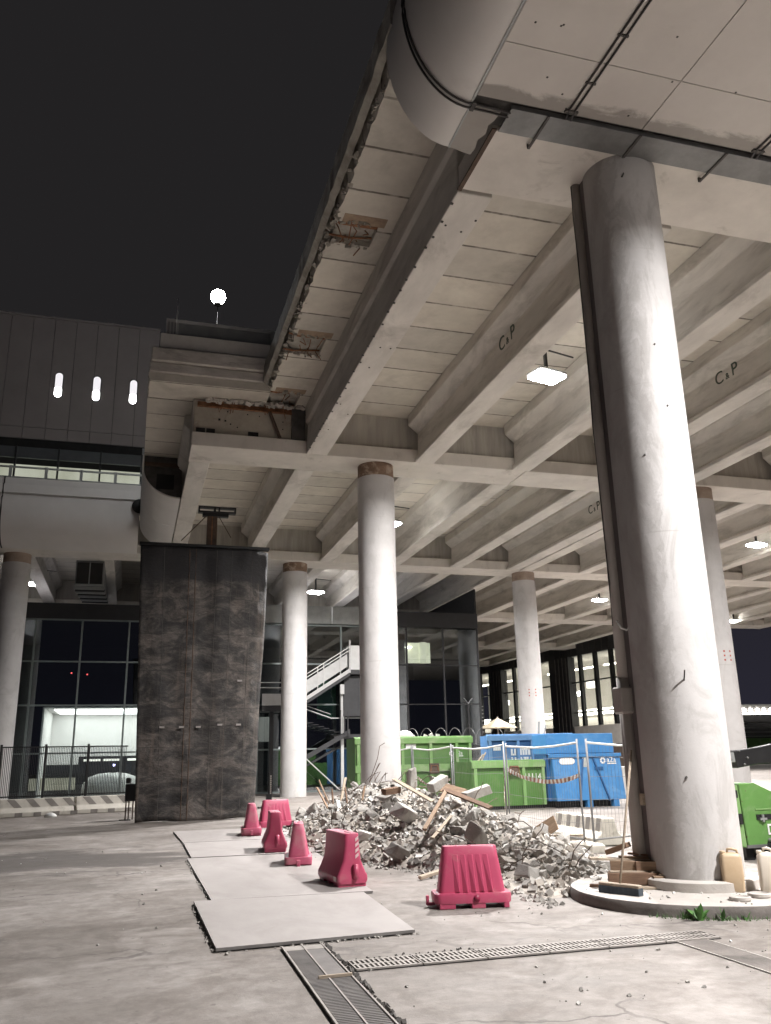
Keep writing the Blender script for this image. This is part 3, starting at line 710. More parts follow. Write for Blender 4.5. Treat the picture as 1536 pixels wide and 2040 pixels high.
t = conduit([[(3.97, y + .02, ZB - .045), (3.7, y, ZB - .045)] + [(x, y, z - .012) for x, z in arc] + [(prof[17][0] - .02, y, prof[17][1])] for y in (7.64, 7.71)], 'pair of conduits bent round the white curved cladding')
b = MB(); b.cbox((3.49, 7.675, ZB - .04), (.05, .14, .03)); b.build('clamp', M['grime'], t)

far = thing('white_cladding', 'short white rounded cladding with an open end and square hatch, above the black mat curtain', 'cladding')
prof2 = fascia_profile(1.03, ZB - .01, 1.12, .9)[:17] + [(-.09, ZS - .01)]
skin(prof2, 24.48, 27.6, .04).build('curved_panel', M['cladding'], far, autosmooth=True)
skin(prof2, 27.62, 30.62, .04).build('curved_panel', M['cladding'], far, autosmooth=True)
b = MB(); b.prism([(p[0] + .05, p[1] + .05) for p in prof2] + [(1.03, ZS - .01)], 24.62, 24.66, 'y'); b.build('end_plate', M['grime'], far)
b = MB(); b.box(.33, .83, 24.57, 24.6, 9.24, 9.69); b.build('hatch', M['dark'], far)
b = MB(); b.box(-.03, 1.0, 24.5, 24.6, 9.92, 10.02); b.build('rail', M['rustdark'], far)

tra = thing('white_cladding', 'long white rounded cladding under the upper railing at the far left', 'cladding')
pf = []
for i in range(13):
    a = PI / 2 * i / 12; pf.append((31.74 - 1.1 * math.sin(a), ZB - .01 + 1.15 * (1 - math.cos(a))))
pf += [(30.63, 10.52), (30.72, 10.53), (30.72, 10.68), (30.66, 10.69), (30.70, 11.02), (30.8, 11.03), (30.8, 11.28), (31.2, 11.28)]
inner = [(p[0] + .06, p[1] + .03) for p in pf]
for (x0, x1) in ((-16, -4.73), (-4.70, -.12)):
    b = MB(); b.smooth = True; b.prism(pf + [(31.74, 11.28), (31.74, ZB)], x0, x1, 'x'); b.build('curved_panel', M['cladding'], tra, autosmooth=True)
b = MB(); b.tube([(-4.715, p[0] - .012, p[1]) for p in pf], .022, 6); b.build('joint_strip', M['dark'], tra)
b = MB(); b.smooth = True; b.lathe([(.27, -.004), (.27, .004)], 24)
o = b.build('opening', M['dark'], tra); o.rotation_euler = (PI / 2, 0, 0); o.location = (-.12, 30.55, 10.42)

rail = thing('deck_railing', 'low grey railing along the upper deck edge at far left', 'railing')
b = MB(); b.box(-15, -.1, 30.82, 30.87, 11.66, 11.72); b.build('top_rail', M['steel_grey'], rail)
b = MB(); b.box(-15, -.1, 30.83, 30.86, 11.30, 11.34); b.build('bottom_rail', M['steel_grey'], rail)
for k in range(13):
    x = -1.03 - k * 1.18
    b = MB(); b.box(x - .05, x + .05, 30.81, 30.88, 11.28, 11.74); b.build('post', M['steel_grey'], rail)

# ---------------------------------------------------------------- on top of the deck
par = thing('parapet', 'pale parapet with a grey panel, standing on the cut deck edge under the floodlight', 'parapet')
b = MB(); b.box(.16, 3.0, 19.3, 19.62, ZS + .92, ZS + 1.30); b.build('kerb_block', M['dirtywhite'], par, bevel=.015)
b = MB(); b.box(.2, 2.9, 19.32, 19.6, ZS + .84, ZS + .92); b.build('bedding', M['grime'], par)
b = MB(); b.box(.3, 2.95, 19.5, 19.54, ZS + 1.34, ZS + 1.72); b.build('panel', M['steel_grey'], par)
b = MB(); b.box(.28, 3.0, 19.48, 19.56, ZS + 1.72, ZS + 1.80); b.build('top_rail', M['stair_grey'], par)
for x in (.3, .38, .46, .56, 2.96):
    b = MB(); b.box(x - .018, x + .018, 19.47, 19.57, ZS + 1.30, ZS + 1.72); b.build('post', M['stair_grey'], par)
b = MB(); b.box(2.86, 3.06, 19.35, 19.6, ZS + 1.31, ZS + 1.7); b.build('end_bracket', M['steel_grey'], par)
pole = MB(); pole.smooth = True; pole.tube([(.52, 19.42, ZS + 1.30), (.53, 19.42, ZS + 2.35)], .012, 6)
tag(pole.build('white_pole', M['white']), 'thin white pole upright on the pale parapet', 'pole')
fl = thing('floodlight', 'bright round floodlight high above the pale parapet, against the night sky', 'floodlight', (1.98, 25.6, ZS + .55))
b = MB(); b.smooth = True; b.tube([(0, 0, 0), (0, 0, 5.25)], .011, 8); b.build('mast', M['dark'], fl)
b = MB(); b.smooth = True; b.lathe([(.05, 5.25), (.12, 5.28), (.12, 5.33), (.05, 5.36)], 20); b.build('collar', M['dark'], fl)
b = MB(); b.smooth = True; b.lathe([(.24 * math.sin(PI * k / 14) + .004, 5.59 - .24 * math.cos(PI * k / 14)) for k in range(15)], 28); b.build('lens', M['lamp'], fl, autosmooth=True)

# ---------------------------------------------------------------- ceiling lamps
LAMPS = [(7.90, 14.52, 'strip floodlight under the deck left of the thick column, brightest of the ceiling lamps'),
         (7.94, 26.14, 'ceiling lamp hidden behind the column at the rubble heap'),
         (7.96, 38.33, 'ceiling lamp right of the column by the steel stairs'),
         (-4.24, 38.62, 'ceiling lamp beside the far left column'),
         (22.55, 37.85, 'ceiling lamp between the column behind the skips and the thick column'),
         (22.55, 26.14, 'ceiling lamp near the right edge under the deck'),
         (34.46, 42.79, 'small far ceiling lamp at the right end of the deck'),
         (22.55, 14.52, 'ceiling lamp in the same row further right, out of view'),
         (8.20, 3.00, 'ceiling lamp in the soffit over the viewer')]
LH = []
for i, (x, y, lab) in enumerate(LAMPS):
    z = 9.05 if y > 8 else 8.86
    if i == 0:
        t = thing('ceiling_lamp', lab, 'lamp', (x, y, z), .25, 'ceiling lamps under the deck')
        b = MB(); b.cbox((0, 0, .04), (.70, .46, .08)); b.build('housing', M['steel_grey'], t, bevel=.015)
        b = MB(); b.smooth = True; b.loft([rrect(.36, .24, .09, 0), rrect(.36, .24, .09, -.03), rrect(.28, .18, .08, -.07)]); b.build('lens', M['lamp'], t)
        b = MB(); b.box(-.03, .03, -.03, .03, .08, 1.19); b.box(-.03, .8, -.012, .012, .6, .63); b.build('bracket', M['blackmetal'], t)
        proto = t
    elif z > 9: t = copy_tree(proto); t.location = (x, y, z); t['label'] = lab
    else:
        t = thing('ceiling_lamp', lab, 'lamp', (x, y, z), .25, 'ceiling lamps under the deck')
        b = MB(); b.cbox((0, 0, .04), (.70, .46, .08)); b.build('housing', M['steel_grey'], t, bevel=.015)
        b = MB(); b.smooth = True; b.loft([rrect(.36, .24, .09, 0), rrect(.36, .24, .09, -.03), rrect(.28, .18, .08, -.07)]); b.build('lens', M['lamp'], t)
    LH.append((x, y, z))

# ---------------------------------------------------------------- downpipe at the thick column
dp = thing('downpipe', 'dirty downpipe and channel running down the left side of the thick column', 'downpipe', (0, 0, 0))
b = MB(); b.smooth = True; b.tube([(5.435, 8.755, ZB), (5.435, 8.755, 2.2)], .07, 14); b.tube([(5.43, 8.76, 2.3), (5.43, 8.76, .25)], .08, 14); b.build('pipe', M['pipe'], dp)
b = MB(); b.box(5.455, 5.60, 8.59, 8.70, .3, ZB - .01); b.build('channel', M['pipe_dark'], dp)
b = MB(); b.cbox((5.42, 8.74, 2.05), (.22, .2, .30)); b.build('socket', M['pipe'], dp, bevel=.02)
b = MB(); b.cbox((5.50, 8.62, .98), (.16, .06, .12)); b.build('bracket', M['wood_dusty'], dp)
b = MB(); b.cbox((5.5, 8.62, .62), (.05, .05, .3)); b.build('bracket', M['wood_dusty'], dp)
b = MB(); b.cbox((5.54, 8.60, 1.62), (.10, .03, .34)); b.build('red_tag', M['red'], dp)
cab = MB(); cab.smooth = True
cab.tube([(5.358, 8.740, ZB - .02), (5.333, 8.720, 8.4), (5.358, 8.740, 7.8), (5.343, 8.720, 6.9), (5.358, 8.740, 6.2), (5.328, 8.720, 5.4), (5.348, 8.740, 4.7), (5.333, 8.710, 4.1), (5.358, 8.740, 3.4), (5.343, 8.730, 2.9)], .008, 6)
tag(cab.build('hanging_cable', M['cable']), 'thin loose cable hanging beside the downpipe of the thick column', 'cable')
b = MB(); b.smooth = True; b.tube([(5.36, 8.66, 2.95), (5.385, 8.62, 2.86), (5.43, 8.58, 2.83), (5.46, 8.57, 2.87)], .012, 6)
b.build('white_hook', M['white'], dp)

# ---------------------------------------------------------------- black protective mat curtain
cur = thing('mat_curtain', 'tall black rubber mat curtain hung from a frame, worn brown, lighter at its right edge', 'curtain', (0, 22.4, 0))
b = MB(); b.smooth = True
nx, nz = 44, 60; v = []
for side in (0, 1):
    for j in range(nz + 1):
        w = j / nz
        for i in range(nx + 1):
            u = i / nx
            xl = .25 * (1 - w) - .0 * w; xr = 3.14 + .26 * w
            x = xl + (xr - xl) * u; z = .13 + .03 * math.sin(u * 9) * (1 - w) + (7.0 - .13) * w
            wav = .018 * math.sin(u * 26 + 1.5 * w) + .04 * mnoise.noise(Vector((u * 4, w * 9, 3))) + .035 * mnoise.noise(Vector((u * 9, w * 22, 8)))
            ycur = .34 * max(0, (u - .78) / .22) ** 1.7
            y = wav + ycur + side * .05
            if u > .93: x += .012 * math.sin(w * 11)
            v.append((x, y, z))
f = []
st = (nx + 1) * (nz + 1)
for s_ in (0, 1):
    for j in range(nz):
        for i in range(nx):
            a = s_ * st + j * (nx + 1) + i
            f.append((a, a + 1, a + nx + 2, a + nx + 1))
for i in range(nx):
    for base in (0, nz * (nx + 1)): f.append((base + i, base + i + 1, st + base + i + 1, st + base + i))
for j in range(nz):
    for base in (0, nx): f.append((j * (nx + 1) + base, (j + 1) * (nx + 1) + base, st + (j + 1) * (nx + 1) + base, st + j * (nx + 1) + base))
b.add(v, f); b.build('mat_sheet', M['mat'], cur)
for k, u in enumerate((.18, .37, .42, .58, .70, .86)):
    b = MB(); pts = []
    for j in range(0, 41):
        w = j / 40; xl = .25 * (1 - w); xr = 3.14 + .26 * w; x = xl + (xr - xl) * u
        wav = .018 * math.sin(u * 26 + 1.5 * w) + .04 * mnoise.noise(Vector((u * 4, w * 9, 3))) + .035 * mnoise.noise(Vector((u * 9, w * 22, 8)))
        pts.append((x, wav - .004 + .34 * max(0, (u - .78) / .22) ** 1.7, .15 + 6.83 * w * .995))
    b.tube(pts, .011 if k in (1, 2) else .006, 5); b.build('seam', M['rustdark'] if k in (1, 2) else M['grime'], cur)
b = MB(); b.box(-.03, 3.36, -.06, .16, 6.99, 7.06); b.build('top_bar', M['blackmetal'], cur)
for (u, z) in ((.2, 2.35), (.36, 2.35), (.5, 2.35), (.68, 2.4), (.84, 2.4), (.84, 3.5)):
    x = .18 + 2.95 * u
    b = MB(); b.cbox((x, -.05 + .34 * max(0, (u - .78) / .22) ** 1.7, z), (.12, .012, .045)); b.build('tie_patch', M['pipe'], cur)
mast = thing('steel_prop', 'rusty steel prop with a black T head standing up behind the mat curtain', 'prop', (1.88, 22.85, gz(22.8)))
b = MB(); b.box(-.17, -.05, -.06, .06, 0, 7.9); b.box(-.02, .1, -.06, .06, 0, 7.9); b.build('post', M['rustdark'], mast)
b = MB(); b.box(-.10, .02, -.05, .05, 7.0, 7.9); b.build('jack', M['rust'], mast)
b = MB(); b.box(-.42, .6, -.1, .1, 8.08, 8.11); b.box(-.42, .6, -.1, .1, 7.94, 7.98); b.box(-.42, -.38, -.1, .1, 7.98, 8.08); b.box(.0, .05, -.1, .1, 7.98, 8.08); b.box(.12, .16, -.1, .1, 7.98, 8.08); b.box(.56, .6, -.1, .1, 7.96, 8.10); b.box(-.3, .4, -.08, .08, 7.84, 7.94); b.build('head', M['blackmetal'], mast)
b = MB(); b.tube([(-.2, 0, 7.85), (-.85, -.3, 7.05)], .014, 6); b.tube([(.15, 0, 7.85), (.5, .1, 7.3)], .01, 6); b.build('guy_rod', M['rustdark'], mast)

# ---------------------------------------------------------------- glazed terminal front
term = thing('terminal_building', 'dark glass terminal front behind the columns, one white hall lit behind it at the left', 'building', (0, 35.6, 0))
XS = [-12.5, -10.75, -9.0, -7.25, -5.5, -3.75, -2.03, -.24, 1.5, 3.25, 5.0, 6.75, 8.5, 9.9, 11.45, 13.15, 14.8]
ZR = [.30, 1.96, 3.74, 5.41, 7.05]
for i in range(len(XS) - 1):
    for j in range(4):
        b = MB(); b.box(XS[i] + .035, XS[i + 1] - .035, -.012, .012, ZR[j] + .03, ZR[j + 1] - .03); b.build('glass_pane', M['glass'], term)
for x in XS:
    b = MB(); b.box(x - .035, x + .035, -.05, .06, .26, 7.05); b.build('mullion', M['mullion'] if x < 9 else M['darkframe'], term)
for z in ZR:
    b = MB(); b.box(-12.5, 9.9, -.045, .05, z - .03, z + .03); b.build('transom', M['mullion'], term)
    if z < 7: 
        b = MB(); b.box(9.9, 14.8, -.03, .05, z - .02, z + .02); b.build('transom', M['darkframe'], term)
b = MB(); b.box(-12.5, 14.8, -.08, .1, 0.2, .27); b.build('sill', M['kerb'], term)
b = MB(); b.box(-12.5, .6, -.06, .2, 7.08, 7.7); b.build('dark_band', M['darkframe'], term)
b = MB(); b.box(9.6, 14.84, -.06, .2, 7.08, 7.75); b.build('dark_band', M['darkframe'], term)
for k in range(6):
    b = MB(); b.box(.62 + k * 1.5, .62 + k * 1.5 + 1.46, -.08, .2, 7.12, 7.88); b.build('grey_panel', M['dirtywhite'] if k < 2 else M['steel_grey'], term)
b = MB(); b.box(10.2, 10.75, -.3, .1, 7.0, 8.3); b.build('grey_duct_box', M['steel_grey'], term)
b = MB(); b.box(14.78, 14.86, .06, 20, .2, 8.9); b.build('side_wall', M['darkframe'], term)
b = MB(); b.box(-12.5, 14.7, 9.0, 9.1, .2, 9); b.box(-12.5, 14.7, .2, 9, .2, .26); b.box(-12.5, 14.7, .2, 9, 7.2, 7.3); b.box(-12.6, -12.5, 0, 9, .2, 8); b.build('interior_shell', M['int_dark'], term)
# the lit white hall
b = MB(); b.box(-3.2, 1.6, 4.6, 4.7, .3, 3.7); b.box(-3.26, -3.2, .4, 4.7, .3, 3.7); b.box(-3.2, 1.6, .3, 4.6, 3.66, 3.70); b.box(1.6, 1.7, .4, 4.7, .3, 3.7); b.build('hall_wall', M['int_white'], term)
b = MB(); b.box(-3.2, 1.6, 3.3, 3.4, .3, 1.55); b.box(-1.9, 1.5, 2.2, 2.3, 1.5, 1.85); b.build('hall_counter', M['int_dark'], term)
for (x0, x1) in ((-1.7, -1.05), (-.95, -.3), (0, .6)):
    b = MB(); b.box(x0, x1, 2.1, 2.15, 1.66, 1.74); b.build('light_strip', M['tube_soft'], term)
b = MB(); b.box(-2.9, 1.4, 1.0, 4.3, 3.63, 3.655); b.build('ceiling_panel', emit('lit_ceiling', (1, .985, .95), 4.0), term)
b = MB(); b.box(-.55, -.47, 1.98, 2.0, 1.45, 1.53); b.build('indicator', M['blueled'], term)
b = MB(); b.smooth = True
rings = []
for (h, s) in ((.3, 1.0), (.75, .96), (1.0, .8), (1.12, .5), (1.16, .15)):
    rings.append([(-.55 + 1.15 * s * math.cos(a) + .06 * math.sin(3 * a), 1.6 + .55 * s * math.sin(a), h + .05 * math.sin(2 * a)) for a in [2 * PI * k / 20 for k in range(20)]])
b.loft(rings); b.build('covered_heap', M['int_white'], term)
b = MB(); b.box(-3.6, -1.9, 1.2, 1.3, .6, 1.05); b.build('lit_panel', lit_interior('lit_grille', (.35, .32, .25), (.45, .42, .33), .6, 3), term)
# lit office window on the right
b = MB(); b.box(11.56, 12.72, .5, .56, 5.56, 6.46); b.build('office_wall', M['lit_room_warm'], term)
b = MB(); b.smooth = True; b.tube([(12.35, .42, 5.56), (12.35, .42, 6.46)], .16, 16); b.build('office_pillar', M['lit_room_warm'], term)
b = MB(); b.cbox((11.66, .38, 6.24), (.28, .1, .06)); b.build('office_light', M['tube'], term)
# green cabinet and lit patches seen through the glass
b = MB(); b.box(7.7, 8.5, 1.0, 1.2, 3.2, 4.8); b.build('green_panel', M['int_green'], term)
b = MB(); b.box(4.9, 5.8, 1.0, 1.1, 2.3, 3.3); b.build('pale_panel', lit_interior('dim_lit_wall', (.30, .29, .27), (.36, .35, .32), .4, 1), term)
for (x, z) in ((-2.35, 5.05), (-1.75, 5.0)):
    b = MB(); b.cbox((x, .8, z), (.05, .02, .05)); b.build('indicator', M['redled'], term)

# ---------------------------------------------------------------- steel stairs in front of the glass
st = thing('steel_staircase', 'grey steel outdoor stairs zigzagging between the two columns in front of dark glass', 'staircase', (0, 34.5, 0))
def slope_bar(name, x0, z0, x1, z1, h, y0, y1, mat):
    b = MB(); b.prism([(x0, z0), (x1, z1), (x1, z1 + h), (x0, z0 + h)], y0, y1, 'y'); b.build(name, mat, st)
slope_bar('stringer', 6.0, 3.35, 8.62, 4.98, .16, -.03, .02, M['stair_grey'])
slope_bar('stringer', 6.0, 3.2, 8.62, 4.84, .14, 0, 1.1, M['stair_dark'])
slope_bar('balustrade', 6.0, 3.62, 8.5, 5.2, .52, -.012, .0, M['stair_grey'])
for dz in (1.02, 1.16): slope_bar('handrail', 6.0, 3.35 + dz - .13, 8.62, 4.98 + dz - .13, .035, -.05, -.01, M['white'])
for x in (6.2, 7.25, 7.5, 8.2): 
    z = 3.35 + (x - 6) * .622
    b = MB(); b.box(x - .02, x + .02, -.04, 0, z, z + 1.05); b.build('baluster', M['stair_grey'], st)
b = MB(); b.box(8.6, 10.2, 0, 1.2, 4.9, 5.08); b.build('top_landing', M['stair_dark'], st)
b = MB(); b.box(8.58, 8.64, -.04, .02, 4.95, 6.3); b.build('tall_post', M['stair_grey'], st)
b = MB(); b.box(8.7, 9.5, .5, 1.0, 5.1, 6.15); b.build('cabinet', M['white'], st, bevel=.02)
b = MB(); b.box(8.4, 9.7, .3, 1.1, 3.2, 4.88); b.build('dark_housing', M['stair_dark'], st, bevel=.03)
b = MB(); b.box(8.25, 8.42, .2, .4, 4.1, 4.5); b.build('small_box', M['stair_grey'], st)
b = MB(); b.box(8.3, 8.42, .35, .5, .3, 4.2); b.build('support_post', M['stair_grey'], st)
b = MB(); b.box(5.0, 6.05, 0, 1.2, 3.42, 3.62); b.build('middle_landing', M['stair_dark'], st)
b = MB(); b.box(5.0, 6.02, -.02, 0, 3.64, 4.1); b.build('balustrade', M['stair_grey'], st)
for z in (4.32, 4.52):
    b = MB(); b.box(4.9, 6.0, -.045, -.01, z, z + .035); b.build('handrail', M['white'], st)
b = MB(); b.box(5.38, 5.52, .3, .5, .28, 3.42); b.build('support_post', M['stair_dark'], st)
slope_bar('stringer', 6.0, 3.1, 8.5, 2.3, .24, 1.2, 1.26, M['stair_dark'])
slope_bar('handrail', 6.0, 3.85, 8.0, 3.17, .035, .9, .94, M['white'])
slope_bar('handrail', 6.0, 4.0, 8.0, 3.32, .025, .9, .93, M['stair_grey'])
b = MB(); b.box(8.0, 9.4, .9, .94, 3.16, 3.195); b.build('handrail', M['white'], st)
b = MB(); b.box(8.0, 9.6, .3, 1.3, 2.35, 2.5); b.build('lower_landing', M['stair_dark'], st)
slope_bar('stringer', 6.3, 1.25, 8.6, 2.5, .2, .0, .06, M['stair_dark'])
slope_bar('stringer', 6.3, .9, 8.4, 2.0, .08, .9, .96, M['stair_dark'])
for x in (8.2, 8.36, 8.5):
    b = MB(); b.box(x - .02, x + .02, -.06, -.02, 2.5, 3.45); b.build('baluster', M['stair_dark'], st)
for k in range(12):
    x = 6.15 + k * .2; z = 3.48 + k * .125
    b = MB(); b.box(x, x + .24, .03, 1.1, z, z + .025); b.build('tread', M['stair_dark'], st)
for k in range(10):
    x = 6.2 + k * .22; z = 3.2 - k * .075
    b = MB(); b.box(x, x + .24, .1, 1.15, z - .02, z); b.build('tread', M['stair_dark'], st)
b = MB(); b.tube([(6.7, -.3, 1.6), (8.1, -.3, .35)], .025, 6); b.build('brace', M['stair_grey'], st)

# ---------------------------------------------------------------- ventilation duct under the deck
hv = thing('ventilation_duct', 'square grey ventilation duct with ribbed underside hanging under the far left deck', 'duct')
b = MB(); b.prism([(33.05, 8.9), (40, 8.9), (40, 8.55), (33.05, 7.95)], -2.28, -1.28, 'x'); b.build('casing', M['galv'], hv)
b = MB(); b.box(-2.24, -1.80, 33.02, 33.045, 8.02, 8.82); b.box(-1.76, -1.32, 33.02, 33.045, 8.02, 8.82); b.build('opening', M['dark'], hv)
b = MB(); b.box(-1.80, -1.76, 33.0, 33.04, 7.97, 8.88); b.box(-2.3, -1.26, 33.0, 33.04, 7.93, 8.0); b.build('frame', M['steel_grey'], hv)
for k in range(8):
    y = 33.4 + k * .8; z = 7.95 + (y - 33.05) * .0863
    b = MB(); b.box(-2.33, -1.24, y, y + .12, z - .10, z - .01); b.build('rib', M['blackmetal'] if k % 2 else M['steel_grey'], hv)

# ---------------------------------------------------------------- upper terminal building behind the deck
up = thing('upper_building', 'dark panelled upper building with oval lit windows behind the far left railing', 'building', (0, 40, 0))
for k in range(17):
    x1 = .3 - k * .985
    b = MB(); b.box(x1 - .965, x1, -.05, .1, 16.72, 22.4); b.build('facade_panel', M['facade_dark'], up, bevel=.004)
    b = MB(); b.box(x1 - .965, x1, -.05, .1, 16.15, 16.70); b.build('facade_panel', M['facade_dark'], up, bevel=.004)
b = MB(); b.box(-17, .3, .1, 10, 16.15, 22.3); b.build('body', M['darkframe'], up)
b = MB(); b.box(-17, .3, -.12, .1, 22.41, 22.5); b.build('roof_edge', M['facade_dark'], up)
def capsule(w, z0, z1, n=10):
    out = []; r = w / 2
    for k in range(n + 1): out.append((r * math.cos(PI + PI * k / n), z0 + r + r * math.sin(PI + PI * k / n)))
    for k in range(n + 1): out.append((r * math.cos(PI * k / n), z1 - r + r * math.sin(PI * k / n)))
    return out
for x in (-4.22, -2.50, -.80):
    b = MB(); b.prism([(p[0] + x, p[1]) for p in capsule(.40, 18.28, 19.62)], -.075, -.052, 'y'); w = b.build('oval_window', M['blackmetal'], up)
    b = MB(); b.prism([(p[0] + x, p[1]) for p in capsule(.33, 18.32, 19.58)], -.085, -.076, 'y'); b.build('pane', M['oval_lo'], w)
    b = MB(); b.prism([(p[0] + x, p[1]) for p in capsule(.33, 18.32, 18.86)], -.095, -.086, 'y'); b.build('lamp', M['oval_hi'], w)
b = MB(); b.box(-17, .3, .0, .1, 15.75, 16.14); b.build('dark_band', M['dark'], up)
for k in range(10):
    x1 = -.22 - k * 1.86
    b = MB(); b.box(x1 - 1.8, x1, .0, .03, 11, 15.2); b.build('window_pane', M['glass_clear'], up)
    b = MB(); b.box(x1 - .02, x1 + .06, -.08, .05, 10.8, 15.75); b.build('mullion', M['darkframe'], up)
b = MB(); b.box(-17, .3, .04, .1, 15.2, 15.75); b.build('blind_band', surf('grey_blind', (.10, .105, .11), None, 1, .6, bstr=0), up)
b = MB(); b.box(-17, .3, 2.2, 2.3, 10.8, 15.6); b.build('interior_wall', M['lit_room'], up)
b = MB(); b.box(-.2, .3, -.02, .1, 10.8, 16.1); b.build('end_pier', M['steel_grey'], up)

# ---------------------------------------------------------------- glazed hall at the right, slightly turned
ang = math.atan2(.992, -.125)           # its front runs this way
hall = thing('glazed_hall', 'long hall with tall black framed windows lit inside, behind the blue skips', 'building', (30.5, 56.4, gz(60)), ang)
# local x runs along the front (away), local +y points to the viewer's side (left)
def L(u0, u1, v0, v1, z0, z1, name, mat, bev=0):
    b = MB(); b.box(u0, u1, v0, v1, z0, z1); return b.build(name, mat, hall, bevel=bev)
L(-7, 22, -.1, .0, 8.05, 10.0, 'dark_fascia', M['darkframe'])
for k in range(40): 
    u = -7 + k * .72
    L(u, u + .03, .0, .03, 8.1, 9.9, 'fascia_rib', M['grime'])
L(-7, 22, -6.1, -6, 0, 9, 'back_wall', M['int_grey'])
L(-7, 22, -6, -.1, 8.0, 8.1, 'ceiling', M['int_grey'])
L(-7, 22, -6, -.1, -.1, .02, 'floor', M['int_grey'])
u = -6.9
piers = [(-.4, 2.0), (9.0, 11.0), (16, 18)]
k = 0
while u < 20:
    inp = [p for p in piers if p[0] <= u < p[1]]
    if inp: u = inp[0][1]; continue
    nxt = min([p[0] for p in piers if p[0] > u] + [22]); w = min(1.75, nxt - u)
    L(u, u + .28, -.12, .12, 1.2, 8.05, 'mullion', M['blackmetal'])
    if w > .5:
        for (z0, z1) in ((1.3, 4.0), (4.1, 6.1), (6.2, 8.0)): L(u + .28, u + w, -.02, .0, z0, z1, 'window_pane', M['glass_clear'])
        for z in (4.05, 6.15): L(u + .28, u + w, -.06, .06, z - .05, z + .05, 'transom', M['blackmetal'])
    u += w
for p in piers:
    L(p[0], p[1], -.3, .3, 1.0, 8.05, 'dark_pier', M['darkframe'])
    for q in range(4): L(p[0] + .2 + q * .45, p[0] + .26 + q * .45, .3, .36, 1.0, 8.0, 'pier_rib', M['grime'])
L(-7, 22, -.1, .15, 1.85, 3.1, 'white_dado', M['dirtywhite'])
L(-7, 22, -.12, .2, .0, 1.82, 'brown_base', M['brown'])
L(-7, 21, -3.2, -3.0, 4.05, 4.45, 'light_strip', M['tube'])
L(-7, 21, -4.2, -4.0, 3.0, 3.9, 'gallery_front', M['int_grey'])
L(-7.12, -7.01, -6.1, .15, 0, 10, 'end_wall', M['darkframe'])
for q in range(2, 9): L(-11 + q * 3.6, -8.6 + q * 3.6, -2.2, -2.1, 7.35, 7.45, 'light_strip', M['tube'])
for q in range(1, 7): L(-10 + q * 4.4, -9.3 + q * 4.4, -4.8, -4.4, 6.2, 6.8, 'lit_panel', M['tube_soft'])
for q in (-6.6, 2.2, 11.2): L(q, q + .9, -.6, -.45, 2.9, 7.9, 'brown_drape', M['curtain_fabric'])
for q in range(1, 5): L(-9 + q * 5, -8.8 + q * 5, -1.6, -1.5, 5.4, 5.7, 'spot_lamp', M['lamp_far'])

par2 = thing('parasol', 'beige parasol open beyond the blue skip', 'parasol', (17.5, 40, gz(40)))
b = MB(); b.add([(1.0 * math.cos(a), 1.0 * math.sin(a), 2.55) for a in [2 * PI * k / 8 for k in range(8)]] + [(0, 0, 3.05)], [(k, (k + 1) % 8, 8) for k in range(8)]); b.build('canopy', M['canvas'], par2)
b = MB(); b.tube([(0, 0, 0), (0, 0, 3.1)], .03, 8); b.build('pole', M['dirtywhite'], par2)
wall2 = thing('site_hut', 'low pale container roof behind the blue open skip', 'hut', (18.5, 41.5, gz(41)))
b = MB(); b.box(-2.5, 2.6, 0, 2, 0, 1.95); b.build('wall', M['int_grey'], wall2, bevel=.02)
b = MB(); b.box(-2.6, 2.7, -.1, 2.1, 1.96, 2.12); b.build('roof', M['dirtywhite'], wall2, bevel=.02)
b = MB(); b.box(-2.4, 2.4, -.02, .0, 1.3, 1.9); b.build('dark_strip', M['dark'], wall2)
hoard = thing('white_block', 'low white wall block with a black scrawl right of the blue skip', 'wall block', (16.2, 26, gz(26)))
b = MB(); b.box(-.75, 2.0, 0, .5, 0, .92); b.build('block', M['dirtywhite'], hoard, bevel=.02)
b = MB(); rnd = random.Random(4)
for i in range(16):
    x = -.32 + rnd.uniform(0, .5); z = .38 + rnd.uniform(0, .26); b.box(x, x + rnd.uniform(.05, .11), -.006, -.001, z, z + rnd.uniform(.02, .05))
b.build('scrawl', M['dark'], hoard)

# distant building seen right of the thick column
far_b = thing('distant_building', 'far white roof edge with a row of round lamps, at the right edge', 'building', (62, 72, 0))
b = MB(); b.box(-8, 12, 0, 8, 5.05, 6.0); b.build('roof_edge', M['dirtywhite'], far_b)
for k in range(22):
    b = MB(); b.cbox((-7.4 + k * .78, -.04, 5.42), (.3, .06, .3)); b.build('round_lamp', M['lamp_far'], far_b, bevel=.1, seg=3)
b = MB(); b.box(-8, 12, -.05, .0, 5.02, 5.14); b.build('light_strip', M['tube'], far_b)
b = MB(); b.box(-8, 12, .5, 8, .3, 5.0); b.build('dark_body', M['int_dark'], far_b)
for z in (4.2, 3.7, 3.3, 2.9):
    b = MB(); b.box(-8, 12, -.1, -.02, z, z + .09); b.build('rail', M['steel_grey'], far_b)
b = MB(); b.box(-8, 12, -.4, -.3, 1.2, 2.75); b.build('green_hoarding', M['green'], far_b)

